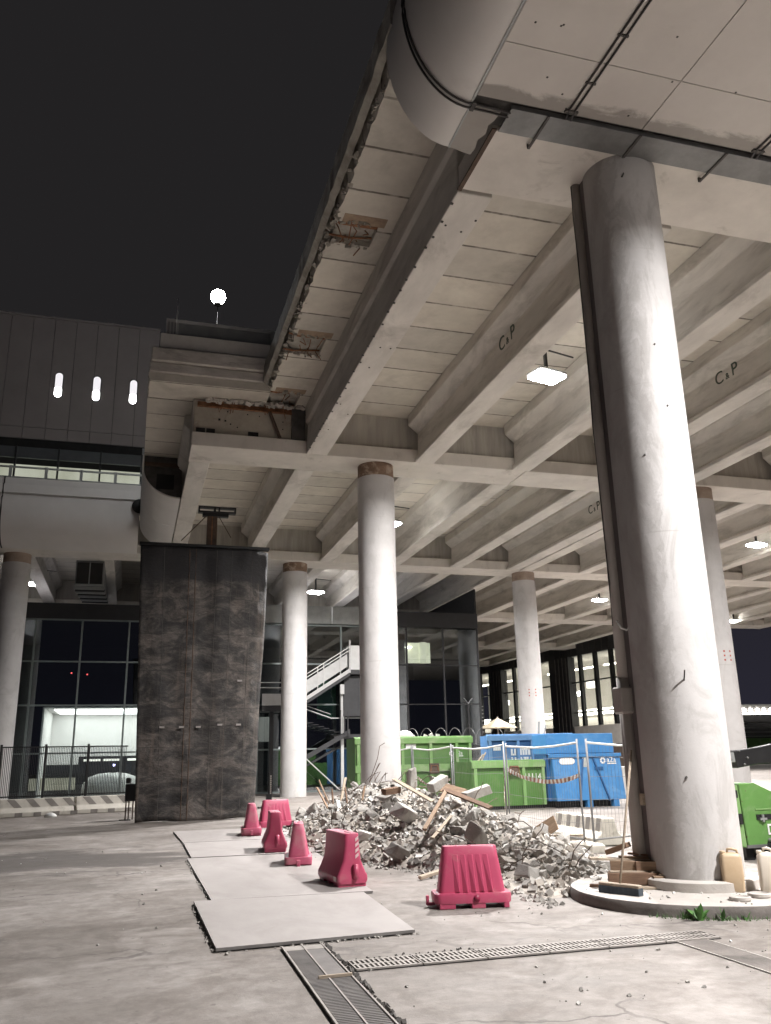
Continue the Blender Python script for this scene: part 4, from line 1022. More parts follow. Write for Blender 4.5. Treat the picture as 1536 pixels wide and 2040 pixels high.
# ---------------------------------------------------------------- far left fence on striped concrete blocks
def nj_profile(w=.30, h=.5): return [(-w, 0), (w, 0), (w, h * .25), (w * .55, h * .5), (w * .38, h), (-w * .38, h), (-w * .55, h * .5), (-w, h * .25)]
def nj_block(length, label, loc, rz, h=.5, w=.30, group=None, slant=.18, stripes=5):
    t = thing('concrete_barrier', label, 'concrete barrier', loc, rz, group)
    b = MB(); b.prism(nj_profile(w, h), -length / 2, length / 2, 'x'); b.build('block', M['njc'], t, bevel=.02, seg=2)
    for k in range(stripes):
        x = -length / 2 + (k + .35) * length / stripes; sw = length / stripes * .42
        b = MB(); y0 = -w * .545 - .004; y1 = -w * .375 - .004
        b.add([(x + slant, y0, h * .52), (x + sw + slant, y0, h * .52), (x + sw, y1, h * .985), (x, y1, h * .985)], [(0, 1, 2, 3)])
        b.add([(x + slant + .01, -w - .004, h * .02), (x + slant + sw, -w - .004, h * .02), (x + slant + sw, -w - .004, h * .24), (x + slant + .01, -w - .004, h * .24)], [(0, 1, 2, 3)]) if slant > .1 else None
        b.build('grey_stripe', M['njs'], t)
    return t
a = math.atan2(1.05, 3.3)
for k, lab in enumerate(('striped concrete block under the black fence, left one next to the far left column', 'concrete block under the black fence, right one beside the mat curtain')):
    cx = -2.35 + k * 1.92; cy = 26.55 + k * .62
    nj_block(1.95, lab, (cx, cy, gz(cy)), a, .46, .26, 'striped concrete blocks under the black fence', .2, 4)
def picket(label, loc, rz, length=1.16, h=1.42):
    t = thing('picket_fence', label, 'fence panel', loc, rz, 'black picket fence panels')
    b = MB()
    n = int(length / .045)
    for k in range(1, n): 
        x = -length / 2 + k * length / n; b.box(x - .007, x + .007, -.007, .007, .02, h - .04)
    b.build('pickets', M['blackmetal'], t)
    for z in (.04, h - .06):
        b = MB(); b.box(-length / 2, length / 2, -.012, .012, z, z + .035); b.build('rail', M['blackmetal'], t)
    b = MB(); b.box(-length / 2 - .03, -length / 2 + .03, -.03, .03, 0, h + .03); b.build('post', M['blackmetal'], t, bevel=.005)
    return t
labs = ['black picket fence panel next to the far left column', 'black picket fence panel in the middle, above the striped block', 'black picket fence panel beside the mat curtain']
for k in range(3):
    cx = -2.82 + k * 1.13; cy = 26.6 + k * .36
    picket(labs[k], (cx, cy, gz(cy) + .46), a)
b = MB(); b.smooth = True
bag = MB(); bag.smooth = True
bag.loft([[(s * .16 * math.cos(t) + .01 * math.sin(3 * t), s * .11 * math.sin(t), z) for t in [2 * PI * k / 12 for k in range(12)]] for s, z in ((1, 0), (1.05, .04), (.7, .09), (.2, .12))])
o = bag.build('white_bag', M['white']); o.location = (-1.9, 25.75, gz(25.7)); tag(o, 'crumpled white bag lying at the foot of the striped block', 'bag')
bx = thing('control_box', 'black box on thin legs standing by the left edge of the mat curtain', 'box', (.06, 23.4, gz(23.4)))
b = MB(); b.cbox((.08, .1, .66), (.30, .28, .42)); b.build('case', M['black_plastic'], bx, bevel=.02)
b = MB(); b.cbox((.0, 0, .95), (.14, .12, .14)); b.build('head', M['black_plastic'], bx, bevel=.03)
for (x, y) in ((-.03, 0), (.04, .05), (.14, .22)):
    b = MB(); b.box(x - .015, x + .015, y - .015, y + .015, 0, .48); b.build('leg', M['rustdark'], bx)
b = MB(); b.box(-.18, .1, -.06, .1, 0, .025); b.build('foot', M['blackmetal'], bx)
ch = thing('chain_post', 'black hanging post with a pale twisted chain behind the pink barriers', 'post', (4.05, 26.2, gz(26)))
b = MB(); b.tube([(0, 0, .12), (0, 0, 1.0)], .028, 8); b.cbox((0, 0, .32), (.16, .12, .16)); b.build('post', M['black_plastic'], ch)
b = MB(); b.lathe([(.13, 0), (.13, .03), (.04, .07), (.03, .14)], 20); b.build('foot', M['black_plastic'], ch)
b = MB()
for k in range(9): b.cbox((.05, -.03, .42 + k * .06), (.03, .03, .045), None)
b.build('chain', M['dirtywhite'], ch)
mat2 = MB(); mat2.box(0, .6, 0, .4, 0, .05); o = mat2.build('rubber_pad', M['grime']); o.location = (3.75, 26.0, gz(26) + .001); tag(o, 'flat dark pad on the ground beside the hanging chain post', 'pad')

# ---------------------------------------------------------------- skips and compactor
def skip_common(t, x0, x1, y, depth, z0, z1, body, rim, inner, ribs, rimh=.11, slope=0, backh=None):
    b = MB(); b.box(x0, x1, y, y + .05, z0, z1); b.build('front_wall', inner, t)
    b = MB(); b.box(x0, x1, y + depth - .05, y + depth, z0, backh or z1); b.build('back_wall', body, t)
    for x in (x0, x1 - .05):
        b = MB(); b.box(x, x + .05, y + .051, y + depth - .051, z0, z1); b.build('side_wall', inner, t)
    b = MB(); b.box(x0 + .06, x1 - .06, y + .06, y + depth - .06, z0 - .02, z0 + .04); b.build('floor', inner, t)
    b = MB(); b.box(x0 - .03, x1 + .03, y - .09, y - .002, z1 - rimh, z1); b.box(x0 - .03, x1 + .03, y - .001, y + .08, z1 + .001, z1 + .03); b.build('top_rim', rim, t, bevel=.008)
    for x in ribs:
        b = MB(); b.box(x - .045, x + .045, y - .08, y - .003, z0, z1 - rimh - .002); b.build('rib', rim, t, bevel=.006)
def debris_on(t, xs, y, z, name='waste'):
    rnd = random.Random(int(xs[0] * 100)); b = MB()
    for i in range(9):
        x = rnd.uniform(*xs); s = rnd.uniform(.05, .14)
        b.cbox((0, 0, 0), (s, s * .5, s * .8), Matrix.Translation((x, y + rnd.uniform(.15, .6), z + rnd.uniform(-.02, .05))) @ Matrix.Rotation(rnd.uniform(0, 3), 4, 'Y'))
    o = b.build('waste_scraps', M['rubble_white']); tag(o, 'pale scraps sticking out over the rim of the tall green skip', 'waste', kind='stuff'); return o

g1 = thing('skip', 'tall green skip with a middle belt and rusty latch behind the fence', 'skip', (0, 24, 0), 0, 'waste skips')
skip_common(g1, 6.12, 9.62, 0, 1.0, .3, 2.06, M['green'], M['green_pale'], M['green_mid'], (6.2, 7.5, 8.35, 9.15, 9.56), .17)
b = MB(); b.box(6.1, 9.62, -.10, -.082, 1.12, 1.32); b.build('belt', M['green_pale'], g1, bevel=.006)
b = MB(); b.cbox((8.42, -.115, 1.2), (.30, .03, .28)); b.build('rusty_latch', M['rustdark'], g1, bevel=.01)
b = MB(); b.tube([(8.3, -.13, 1.1), (8.32, -.15, 1.27), (8.5, -.15, 1.28), (8.55, -.13, 1.12)], .018, 6); b.build('latch_bar', M['rust'], g1)
for (x, z) in ((9.3, .55), (9.3, .85), (6.7, .6)):
    b = MB(); b.box(x - .12, x + .18, -.05, -.02, z, z + .06); b.build('step', M['blackmetal'], g1)
b = MB(); b.box(7.62, 7.92, -.012, -.002, 1.76, 1.88); b.build('notice', M['white'], g1)
b = MB(); b.box(8.35, 8.65, -.014, -.002, .92, 1.05); b.build('notice', M['green_pale'], g1)
b = MB(); b.box(6.15, 9.6, .05, .9, .12, .29); b.build('underframe', M['blackmetal'], g1)
def ring_logo(t, x, z, r, y, mat, name='emblem'):
    b = MB()
    for k in range(8):
        a0 = 2 * PI * k / 8 + .08; a1 = 2 * PI * (k + 1) / 8 - .08
        pts = [(x + q * math.cos(aa), z + q * math.sin(aa)) for q, aa in ((r, a0), (r, (a0 + a1) / 2), (r, a1), (r * .45, a1), (r * .45, a0))]
        b.prism(pts, y - .004, y, 'y')
    b.build(name, mat, t)
ring_logo(g1, 9.0, 1.60, .075, -.004, M['white'])
text_mesh('a2a', .15, M['white'], g1, Matrix.Translation((9.27 - .03, -.006, 1.61)) @ FACE_CAM, 'lettering', .003)
b = MB(); b.box(9.14, 9.36, -.006, -.002, 1.515, 1.54); b.build('lettering_line', M['white'], g1)
debris_on(g1, (7.5, 8.9), 24, 2.08)
heap = MB(); heap.smooth = True
heap.loft([[(s * .26 * math.cos(t) + .03 * math.sin(3 * t), s * .2 * math.sin(t), z) for t in [2 * PI * k / 14 for k in range(14)]] for s, z in ((1, 0), (.95, .08), (.6, .17), (.15, .2))])
o = heap.build('white_sack', M['white']); o.location = (7.72, 24.35, 2.07); tag(o, 'white sack on top of the tall green skip beside the column', 'sack')

g2 = thing('skip', 'low green skip numbered 11114 in front of the blue skips', 'skip', (0, 22, 0), 0, 'waste skips')
skip_common(g2, 8.82, 10.9, 0, 1.7, .22, 1.36, M['green'], M['green_pale'], M['green_mid'], (8.88, 9.78, 10.28, 10.86), .17)
b = MB(); b.cbox((9.98, -.115, 1.13), (.26, .03, .22)); b.build('rusty_latch', M['rustdark'], g2, bevel=.01)
b = MB(); b.tube([(9.85, -.13, 1.0), (9.88, -.14, 1.22), (10.1, -.14, 1.2), (10.14, -.13, .98)], .014, 6); b.build('latch_bar', M['rust'], g2)
text_mesh('11114', .26, M['white'], g2, Matrix.Translation((10.56, -.012, .93)) @ FACE_CAM, 'lettering', .003, .8)
b = MB(); b.box(8.8, 10.9, .05, 1.6, .09, .21); b.build('underframe', M['blackmetal'], g2)
b = MB()
for (x0, z0, x1, z1) in ((9.1, 1.35, 9.3, 1.55), (9.2, 1.35, 9.38, 1.6)): b.tube([(x0, .3, z0), (x1, .35, z1)], .02, 6)
o = b.build('waste_sticks', M['wood_dusty']); o.location = (0, 22, 0); tag(o, 'pale sticks poking out of the low green skip', 'sticks')

b1 = thing('skip', 'blue open skip with upright ribs and white lettering, behind the low green skip', 'skip', (10.38, 24.5, 0), -.16, 'waste skips')
BX = -10.38
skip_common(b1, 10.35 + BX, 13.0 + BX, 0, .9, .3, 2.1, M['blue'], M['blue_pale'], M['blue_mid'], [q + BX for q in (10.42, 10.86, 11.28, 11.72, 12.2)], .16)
b = MB()
for x0, x1 in ((10.47, 10.81), (10.91, 11.23), (11.33, 11.67), (11.77, 12.15)): b.box(x0 + BX, x1 + BX, -.012, -.002, 1.79, 1.93)
b.build('shaded_panel', M['blue_in'], b1)
b = MB()
for (x0, x1, z0, z1) in ((11.06, 11.12, 1.52, 1.70), (11.16, 11.22, 1.52, 1.70), (11.06, 11.22, 1.51, 1.56), (11.34, 11.40, 1.52, 1.68), (11.42, 11.48, 1.52, 1.68), (11.50, 11.56, 1.52, 1.68), (11.58, 11.66, 1.52, 1.68), (11.34, 11.66, 1.66, 1.71)):
    b.box(x0 + BX, x1 + BX, -.010, -.002, z0, z1)
for (x, sl) in ((11.06 + BX, .04), (11.17 + BX, 0), (11.34 + BX, .06), (11.64 + BX, .02), (11.80 + BX, .04)):
    b.prism([(x, 1.46), (x + .045, 1.46), (x + .045 + sl, 1.26), (x + sl, 1.26)], -.010, -.002, 'y')
b.prism([(11.44 + BX, 1.46), (11.60 + BX, 1.46), (11.58 + BX, 1.30), (11.47 + BX, 1.30)], -.010, -.002, 'y')
b.build('lettering', M['white'], b1)
b = MB(); b.box(10.52 + BX, 10.75 + BX, -.012, -.002, 1.66, 1.76); b.build('notice', M['white'], b1)
b = MB(); b.box(10.4 + BX, 12.9 + BX, .05, .85, .12, .29); b.build('underframe', M['blackmetal'], b1)
b = MB(); b.tube([(12.15, .3, 2.0), (12.2, .3, 2.5)], .03, 6); b.tube([(12.3, .3, 2.0), (12.45, .35, 2.4)], .025, 6)
o = b.build('waste_pipes', M['steel_grey']); o.location = (0, 24.4, 0); tag(o, 'two grey pipe ends sticking out of the blue open skip', 'pipes')

b2 = thing('compactor', 'closed blue compactor box with a white emblem and sloping front panels', 'compactor', (0, 21.8, 0))
b = MB(); b.box(10.93, 13.0, .0, .85, 1.52, 2.05); b.build('upper_body', M['blue'], b2, bevel=.012)
b = MB(); b.prism([(-.03, 1.50), (.85, 1.50), (.85, .3), (-.2, .3)], 11.05, 13.14, 'x'); b.build('lower_body', M['blue'], b2, bevel=.012)
b = MB(); b.box(10.95, 13.16, -.10, -.035, 1.42, 1.515); b.build('ledge', M['blue'], b2, bevel=.01)
b = MB(); b.box(10.94, 11.04, .1, .8, .3, 1.49); b.build('side_panel', M['blue_in'], b2)
for (x0, x1) in ((12.28, 12.62), (11.98, 11.72)):
    b = MB(); b.tube([(x0, -.07, 1.40), (x1, -.22, .28)], .03, 4); b.build('brace', M['blue_in'], b2)
b = MB(); b.prism([(p[1], p[0]) for p in [(1.46 - .09 + 0, 0)]] * 0 + [(11.24, 1.32), (11.27, 1.26), (11.33, 1.24), (11.64, 1.24), (11.70, 1.27), (11.72, 1.32), (11.70, 1.37), (11.64, 1.40), (11.33, 1.40), (11.27, 1.38)], -.085, -.075, 'y')
b.build('oval_notice', M['white'], b2)
b = MB(); b.box(11.95, 12.1, -.09, -.08, 1.16, 1.41); b.build('grey_notice', M['signgrey'], b2)
b = MB(); b.box(12.3, 12.55, -.12, -.07, 1.08, 1.16); b.build('hook', M['blue_in'], b2)
ring_logo(b2, 12.58, 1.32, .085, -.075, M['white'])
text_mesh('a2a', .20, M['white'], b2, Matrix.Translation((12.84, -.08, 1.335)) @ FACE_CAM, 'lettering', .003, 1.1)
b = MB(); b.box(12.71, 12.99, -.082, -.076, 1.225, 1.255); b.build('lettering_line', M['white'], b2)
b = MB(); b.box(11.1, 13.0, .0, .8, .14, .29); b.build('underframe', M['blackmetal'], b2)
for x in (11.95, 12.75):
    b = MB(); b.box(x, x + .16, -.2, .1, .12, .3); b.build('skid', M['blue'], b2)

# ---------------------------------------------------------------- site fence
FP = [(6.93, 12.67), (6.94, 15.6), (6.95, 18.5), (6.96, 21.4), (6.97, 24.3)]
flab = ['wire mesh fence panel nearest the thick column, from the concrete foot to the second post',
        'wire mesh fence panel in front of the low green skip', 'wire mesh fence panel in front of the tall green skip', 'wire mesh fence panel behind the column at the rubble heap']
def mesh_panel(p0, p1, label, h=1.62, sag=.05):
    d = Vector((p1[0] - p0[0], p1[1] - p0[1], 0)); ln = d.length; rz = math.atan2(d.y, d.x)
    t = thing('mesh_fence', label, 'fence panel', (p0[0], p0[1], gz(p0[1])), rz, 'wire mesh site fence panels')
    for x in (.06, ln - .06):
        b = MB(); b.smooth = True; b.tube([(x, 0, .08), (x, 0, h + .06)], .017, 8); b.build('post', M['fence_grey'], t)
    b = MB(); b.smooth = True; b.tube([(.06, 0, h), (ln * .3, .01, h - sag * .8), (ln * .55, .02, h - sag), (ln * .8, .01, h - sag * .4), (ln - .06, 0, h)], .017, 8); b.build('top_rail', M['white'], t)
    b = MB(); b.tube([(.06, 0, .16), (ln - .06, 0, .16)], .016, 6); b.build('bottom_rail', M['galv'], t)
    b = MB(); n = int(ln / .085)
    for k in range(1, n): b.box(k * ln / n - .0012, k * ln / n + .0012, -.0012, .0012, .16, h - sag * .9)
    for z in (.4, .75, 1.1, 1.4): b.tube([(.06, 0, z), (ln * .5, .015, z - .03), (ln - .06, 0, z)], .003, 4)
    tag(b.build('mesh_infill', M['galv'], t), kind='stuff')
    return t
for k in range(4): mesh_panel(FP[k], FP[k + 1], flab[k])
mesh_panel((6.99, 12.62), (9.6, 13.5), 'wire mesh fence panel running off behind the thick column', sag=.06)
for k, (x, y) in enumerate(FP[:3]):
    b = MB(); b.loft([rrect(.13, .36, .04, 0), rrect(.13, .36, .04, .10), rrect(.10, .32, .04, .13)])
    o = b.build('concrete_block', M['njc']); o.location = (x, y, gz(y)); tag(o, ('concrete foot of the fence nearest the thick column', 'concrete foot of the fence behind the rubble heap', 'concrete foot of the fence in front of the tall green skip')[k], 'fence foot', 'concrete feet of the site fence')
# barrier tapes
def tape(pts, label, w=.055, seg=44, stripe=.07):
    pts = [Vector(p) for p in pts]; b = MB()
    # Catmull style resample along a poly line
    res = []
    for i in range(seg + 1):
        t = i / seg * (len(pts) - 1); k = min(int(t), len(pts) - 2); u = t - k
        p0 = pts[max(k - 1, 0)]; p1 = pts[k]; p2 = pts[k + 1]; p3 = pts[min(k + 2, len(pts) - 1)]
        res.append(.5 * ((2 * p1) + (-p0 + p2) * u + (2 * p0 - 5 * p1 + 4 * p2 - p3) * u * u + (-p0 + 3 * p1 - 3 * p2 + p3) * u ** 3))
    for i in range(seg):
        b.cur = i % 2
        tw0 = .25 * math.sin(i * .35); tw1 = .25 * math.sin((i + 1) * .35)
        q0, q1 = res[i], res[i + 1]
        o0 = Vector((tw0 * w, .0, w)); o1 = Vector((tw1 * w, 0, w))
        th = Vector((.002, .002, 0))
        b.add([q0, q1, q1 + o1, q0 + o0, q0 + th, q1 + th, q1 + o1 + th, q0 + o0 + th], [(0, 1, 2, 3), (4, 7, 6, 5), (0, 4, 5, 1), (2, 6, 7, 3)])
    o = b.build('barrier_tape', [M['white'], surf('tape_red_stripe', (.42, .20, .13), None, 3, .5, bstr=0)])
    return tag(o, label, 'tape', 'striped barrier tapes on the site fence')
tape([(6.93, 12.70, 1.13), (6.92, 13.3, 1.03), (6.92, 14.1, 1.01), (6.93, 14.9, 1.08), (6.94, 15.55, 1.2)], 'striped tape sagging on the fence in front of the blue compactor', .07)
tape([(6.9, 15.62, 1.25), (6.85, 15.5, .95), (6.75, 15.3, .6), (6.55, 14.9, .2)], 'striped tape trailing down to the ground beside the fence post', .05, 26)
tape([(6.95, 21.0, 1.0), (6.93, 20.3, .86), (6.93, 19.6, .83), (6.94, 18.6, 1.0)], 'striped tape sagging in front of the tall green skip', .05, 30)

# razor wire and a post behind the tall green skip
rw = MB(); pts = []
for i in range(300):
    t = i / 300; pts.append((9.8 + 5 * t, 30.5 + .3 * math.cos(t * 2 * PI * 9), 2.25 + .3 * math.sin(t * 2 * PI * 9)))
rw.tube(pts, .006, 4)
tag(rw.build('razor_wire', M['steel_grey']), 'coil of razor wire running above the tall green skip', 'wire')
rw2 = MB(); pts = []
for i in range(160):
    t = i / 160; pts.append((17.7 + .3 * math.cos(t * 2 * PI * 8), 43 + .3 * math.sin(t * 2 * PI * 8), 2.6 + 1.5 * t))
rw2.tube(pts, .014, 4)
tag(rw2.build('razor_wire', M['galv']), 'upright coil of razor wire beside the parasol', 'wire')
yp = thing('fence_post', 'dark Y topped fence post behind the right end of the tall green skip', 'fence post', (12.15, 30.4, gz(30)))
b = MB(); b.tube([(0, 0, 0), (0, 0, 3.2)], .03, 6); b.build('post', M['blackmetal'], yp)
b = MB(); b.tube([(0, 0, 3.2), (-.18, 0, 3.42)], .025, 6); b.tube([(0, 0, 3.2), (.18, 0, 3.42)], .025, 6); b.build('arm', M['blackmetal'], yp)

# ---------------------------------------------------------------- concrete barrier and loose boards right of the rubble
nj_block(1.95, 'white and grey striped concrete barrier lying behind the fence foot', (7.66, 14.05, gz(14)), math.radians(-94), .42, .25, None, .0, 5)
for (p, q, w, lab) in (((6.2, 16.2), (7.4, 16.9), .5, 'pale board propped flat left of the striped concrete barrier'), ((6.1, 14.4), (7.3, 13.4), .14, 'thin long board on the ground in front of the concrete barrier')):
    d = Vector((q[0] - p[0], q[1] - p[1])); b = MB(); b.box(0, d.length, -w / 2, w / 2, 0, .03)
    o = b.build('board', M['wood_dusty']); o.location = (p[0], p[1], gz(p[1]) + .10); o.rotation_euler = (.03, -.02, math.atan2(d.y, d.x)); tag(o, lab, 'board', 'loose boards behind the fence')
b = MB(); b.box(0, .5, 0, .16, 0, .16); b.box(.06, .4, .2, .3, 0, .08)
o = b.build('wooden_block', M['wood_dusty']); o.location = (6.7, 16.35, gz(16) ); tag(o, 'short timber block under the pale board by the concrete barrier', 'timber')

# ---------------------------------------------------------------- rubble heap
RY = [8.95, 9.6, 10.2, 11.0, 11.7, 12.4, 13.2, 14.1, 15.6, 17.4, 19.3, 20.8]
RH = [.03, .13, .20, .30, .46, .60, .72, .80, .93, .98, .82, .02]
RX = [4.75, 5.0, 5.2, 5.35, 5.4, 5.35, 5.3, 5.2, 5.1, 5.0, 4.9, 4.8]
RL = [4.35, 4.15, 4.05, 4.0, 3.8, 3.5, 3.25, 3.05, 2.95, 3.1, 3.5, 4.4]
RR = [5.1, 5.5, 6.0, 6.35, 6.55, 6.7, 6.75, 6.8, 6.8, 6.8, 6.6, 5.4]
def interp(y, A):
    if y <= RY[0]: return A[0]
    for i in range(len(RY) - 1):
        if y <= RY[i + 1]:
            t = (y - RY[i]) / (RY[i + 1] - RY[i]); return A[i] + (A[i + 1] - A[i]) * t
    return A[-1]
def pile_h(x, y):
    if y < RY[0] or y > RY[-1]: return 0
    l, r, c, h = interp(y, RL), interp(y, RR), interp(y, RX), interp(y, RH)
    if x <= l or x >= r: return 0
    t = (x - l) / (c - l) if x < c else (r - x) / (r - c)
    return h * t ** .8
b = MB(); nx, ny = 60, 150; v = []
for j in range(ny + 1):
    y = 8.5 + 12.5 * j / ny
    for i in range(nx + 1):
        x = 2.7 + 4.4 * i / nx
        h = pile_h(x, y)
        h2 = h + (.10 * mnoise.noise(Vector((x * 3, y * 3, 1))) + .07 * mnoise.noise(Vector((x * 8, y * 8, 4)))) * min(1, h * 5)
        v.append((x, y, gz(y) + max(h2 * .88, -.02) if h > .004 else gz(y) - .03))
b.add(v, [(j * (nx + 1) + i, j * (nx + 1) + i + 1, (j + 1) * (nx + 1) + i + 1, (j + 1) * (nx + 1) + i) for j in range(ny) for i in range(nx)])
tag(b.build('rubble_mound', M['rubble_tan']), 'heap of fine concrete debris under the broken chunks', 'rubble', kind='stuff')

def chunk_mesh(seed, sx, sy, sz, jag=.22, cuts=4):
    """an angular lump: hull of jittered points near a box, edges knocked off, then roughened"""
    rnd = random.Random(seed); bm = bmesh.new()
    for cx in (-1, 1):
        for cy in (-1, 1):
            for cz in (-1, 1):
                for k in range(2):
                    p = Vector((cx * (1 - rnd.uniform(0, jag * 1.9)), cy * (1 - rnd.uniform(0, jag * 1.9)), cz * (1 - rnd.uniform(0, jag * 1.9))))
                    bm.verts.new((p.x * sx * .5, p.y * sy * .5, p.z * sz * .5))
    r_ = bmesh.ops.convex_hull(bm, input=bm.verts[:])
    bmesh.ops.delete(bm, geom=list({g for g in r_['geom_interior'] + r_['geom_unused'] if isinstance(g, bmesh.types.BMVert)}), context='VERTS')
    bmesh.ops.bevel(bm, geom=bm.edges[:], offset=.07 * min(sx, sy, sz), segments=1, affect='EDGES', clamp_overlap=True)
    bmesh.ops.triangulate(bm, faces=bm.faces)
    bmesh.ops.subdivide_edges(bm, edges=[e for e in bm.edges if e.calc_length() > .25 * min(sx, sy, sz)], cuts=1)
    bmesh.ops.triangulate(bm, faces=bm.faces)
    for vv in bm.verts:
        vv.co += mnoise.noise_vector(vv.co * (5 / max(sx, sy, sz)) + Vector((seed, 0, 0))) * .05 * min(sx, sy, sz)
    bmesh.ops.recalc_face_normals(bm, faces=bm.faces)
    return bm
CH = []
for s in range(14):
    rnd = random.Random(100 + s)
    bm = chunk_mesh(s, 1, rnd.uniform(.55, 1), rnd.uniform(.4, .8), .22, rnd.choice((2, 3, 4)))
    me = bpy.data.meshes.new('rubble_chunk'); bm.to_mesh(me); bm.free(); me.materials.append((M['rubble'], M['rubble'], M['rubble_dark'], M['rubble_tan'], M['rubble'], M['rubble_pale'])[s % 6]); CH.append(me)
rnd = random.Random(21)
n = 0; tries = 0
while n < 292 and tries < 9000:
    tries += 1
    y = rnd.uniform(8.8, 20.0); x = rnd.uniform(2.9, 6.8)
    h = pile_h(x, y)
    edge = h < .02
    if edge: continue
    if x > interp(y, RX) + .9: continue
    big = rnd.random()
    s = (.085 + .20 * big ** 2.6) * (1.0 if y > 11.5 else .75)
    o = bpy.data.objects.new('rubble_chunk', rnd.choice(CH)); C.objects.link(o)
    o.scale = (s * rnd.uniform(.8, 1.5), s * rnd.uniform(.7, 1.1), s * rnd.uniform(.7, 1.1))
    o.location = (x, y, gz(y) + h * .9 + s * .18); o.rotation_euler = (rnd.uniform(-.7, .7), rnd.uniform(-.7, .7), rnd.uniform(0, 6.28))
    tag(o, 'grey broken concrete chunk lying in the rubble heap', 'rubble chunk', 'broken concrete chunks of the rubble heap'); n += 1
# small stones as one mass
b = MB(); rnd = random.Random(33)
def add_stone(b, x, y, z, s, rnd):
    k = 6; Mx = Matrix.Translation((x, y, z)) @ Matrix.Rotation(rnd.uniform(0, 6.28), 4, 'Z') @ Matrix.Rotation(rnd.uniform(-1, 1), 4, 'X') @ Matrix.Rotation(rnd.uniform(-1, 1), 4, 'Y')
    vs = [Vector((sx * s * rnd.uniform(.34, .55), sy * s * rnd.uniform(.3, .62), sz * s * rnd.uniform(.25, .5))) for sz in (-1, 1) for sy in (-1, 1) for sx in (-1, 1)]
    b.add([Mx @ p for p in vs], [(0, 2, 3, 1), (4, 5, 7, 6), (0, 1, 5, 4), (2, 6, 7, 3), (0, 4, 6, 2), (1, 3, 7, 5)])
cnt = 0
while cnt < 5200:
    y = rnd.uniform(8.7, 20.2); x = rnd.uniform(2.8, 6.8); h = pile_h(x, y)
    if h < .008: continue
    b.cur = rnd.choice((0, 0, 0, 1, 1, 2, 3, 3, 4))
    s = .025 + .075 * rnd.random() ** 1.8
    add_stone(b, x, y, gz(y) + h * .9 + rnd.uniform(-.01, .03), s, rnd); cnt += 1
for i in range(900):      # spill around the foot
    y = rnd.uniform(8.4, 19); side = interp(y, RL)
    x = side - abs(rnd.gauss(0, .18)); s = .008 + .05 * rnd.random() ** 2.5; b.cur = rnd.choice((0, 1))
    add_stone(b, x, y, gz(y) + s * .2, s, rnd)
tag(b.build('rubble_gravel', [M['rubble'], M['rubble_dark'], M['rubble_white'], M['rubble_tan'], M['rubble_pale']]), 'small grey stones between the chunks of the rubble heap', 'gravel', kind='stuff')
b = MB(); rnd = random.Random(44)
for i in range(300):
    x = rnd.uniform(-4, 7.5); y = rnd.uniform(4.6, 16)
    if rnd.random() < .55: x = rnd.uniform(2.4, 6); y = rnd.uniform(5.2, 9.5)
    if math.hypot(x - 5.9, y - 8.43) < 1.4: continue
    if (.7 < x < 3.4 and 7.5 < y < 19.2) and rnd.random() < .8: continue
    s = .006 + .022 * rnd.random() ** 4; b.cur = rnd.choice((0, 1, 1, 2))
    add_stone(b, x, y, gz(y) + s * .2, s, rnd)
tag(b.build('ground_grit', [M['rubble'], M['rubble_dark'], M['rubble_white']]), 'scattered grit and tiny stones on the asphalt', 'grit', kind='stuff')

def bigpiece(name, seed, size, loc, rot, mat, label, cat='rubble chunk', jag=.12, cuts=2):
    bm = chunk_mesh(seed, size[0], size[1], size[2], jag, cuts)
    me = bpy.data.meshes.new(name); bm.to_mesh(me); bm.free(); me.materials.append(mat)
    o = bpy.data.objects.new(name, me); C.objects.link(o); o.location = loc; o.rotation_euler = rot
    return tag(o, label, cat)
def onp(x, y, dz): return (x, y, gz(y) + pile_h(x, y) + dz)
bigpiece('concrete_slab_piece', 301, (.21, .15, .46), onp(5.05, 15.6, .12), (.1, -.08, .3), M['rubble'], 'upright grey concrete slab piece at the top of the rubble heap', jag=.3, cuts=1)
bigpiece('concrete_beam_piece', 302, (.46, .18, .16), onp(5.2, 14.6, .16), (.1, -.35, .5), M['rubble'], 'thick concrete beam stump right of the upright slab piece', jag=.14, cuts=1)
bigpiece('concrete_beam_piece', 303, (.56, .17, .15), onp(5.35, 13.2, .18), (.1, -.22, .25), M['rubble'], 'long pale concrete beam piece on the right shoulder of the rubble heap', jag=.14, cuts=1)
bigpiece('concrete_slab_piece', 304, (.42, .36, .26), onp(4.25, 13.6, .14), (.4, .3, .6), M['rubble_pale'], 'large pale boulder of concrete in the middle of the rubble heap', jag=.3, cuts=3)
bigpiece('concrete_slab_piece', 305, (.62, .27, .10), onp(4.5, 15.2, .16), (.3, -.45, .45), M['rubble'], 'tilted flat concrete slab left of the pale plank', jag=.3, cuts=2)
bigpiece('concrete_slab_piece', 306, (.38, .32, .16), onp(5.45, 15.2, .2), (.3, .35, .2), M['rubble'], 'grey rounded slab piece behind the upright slab', jag=.3, cuts=2)
bigpiece('concrete_slab_piece', 307, (.42, .30, .26), onp(4.65, 11.6, .14), (.6, .5, .9), M['rubble'], 'angular concrete block above the ribbed pink barrier', jag=.3, cuts=2)
bigpiece('concrete_slab_piece', 308, (.34, .24, .22), onp(3.72, 12.2, .10), (.2, .5, .4), M['rubble_dark'], 'leaning dark concrete lump at the front foot of the heap', jag=.3, cuts=2)
bigpiece('concrete_slab_piece', 309, (.22, .16, .14), onp(3.6, 13.6, .07), (.2, .2, .2), M['rubble_white'], 'small white plaster lump behind the flared pink barrier', jag=.3, cuts=2)
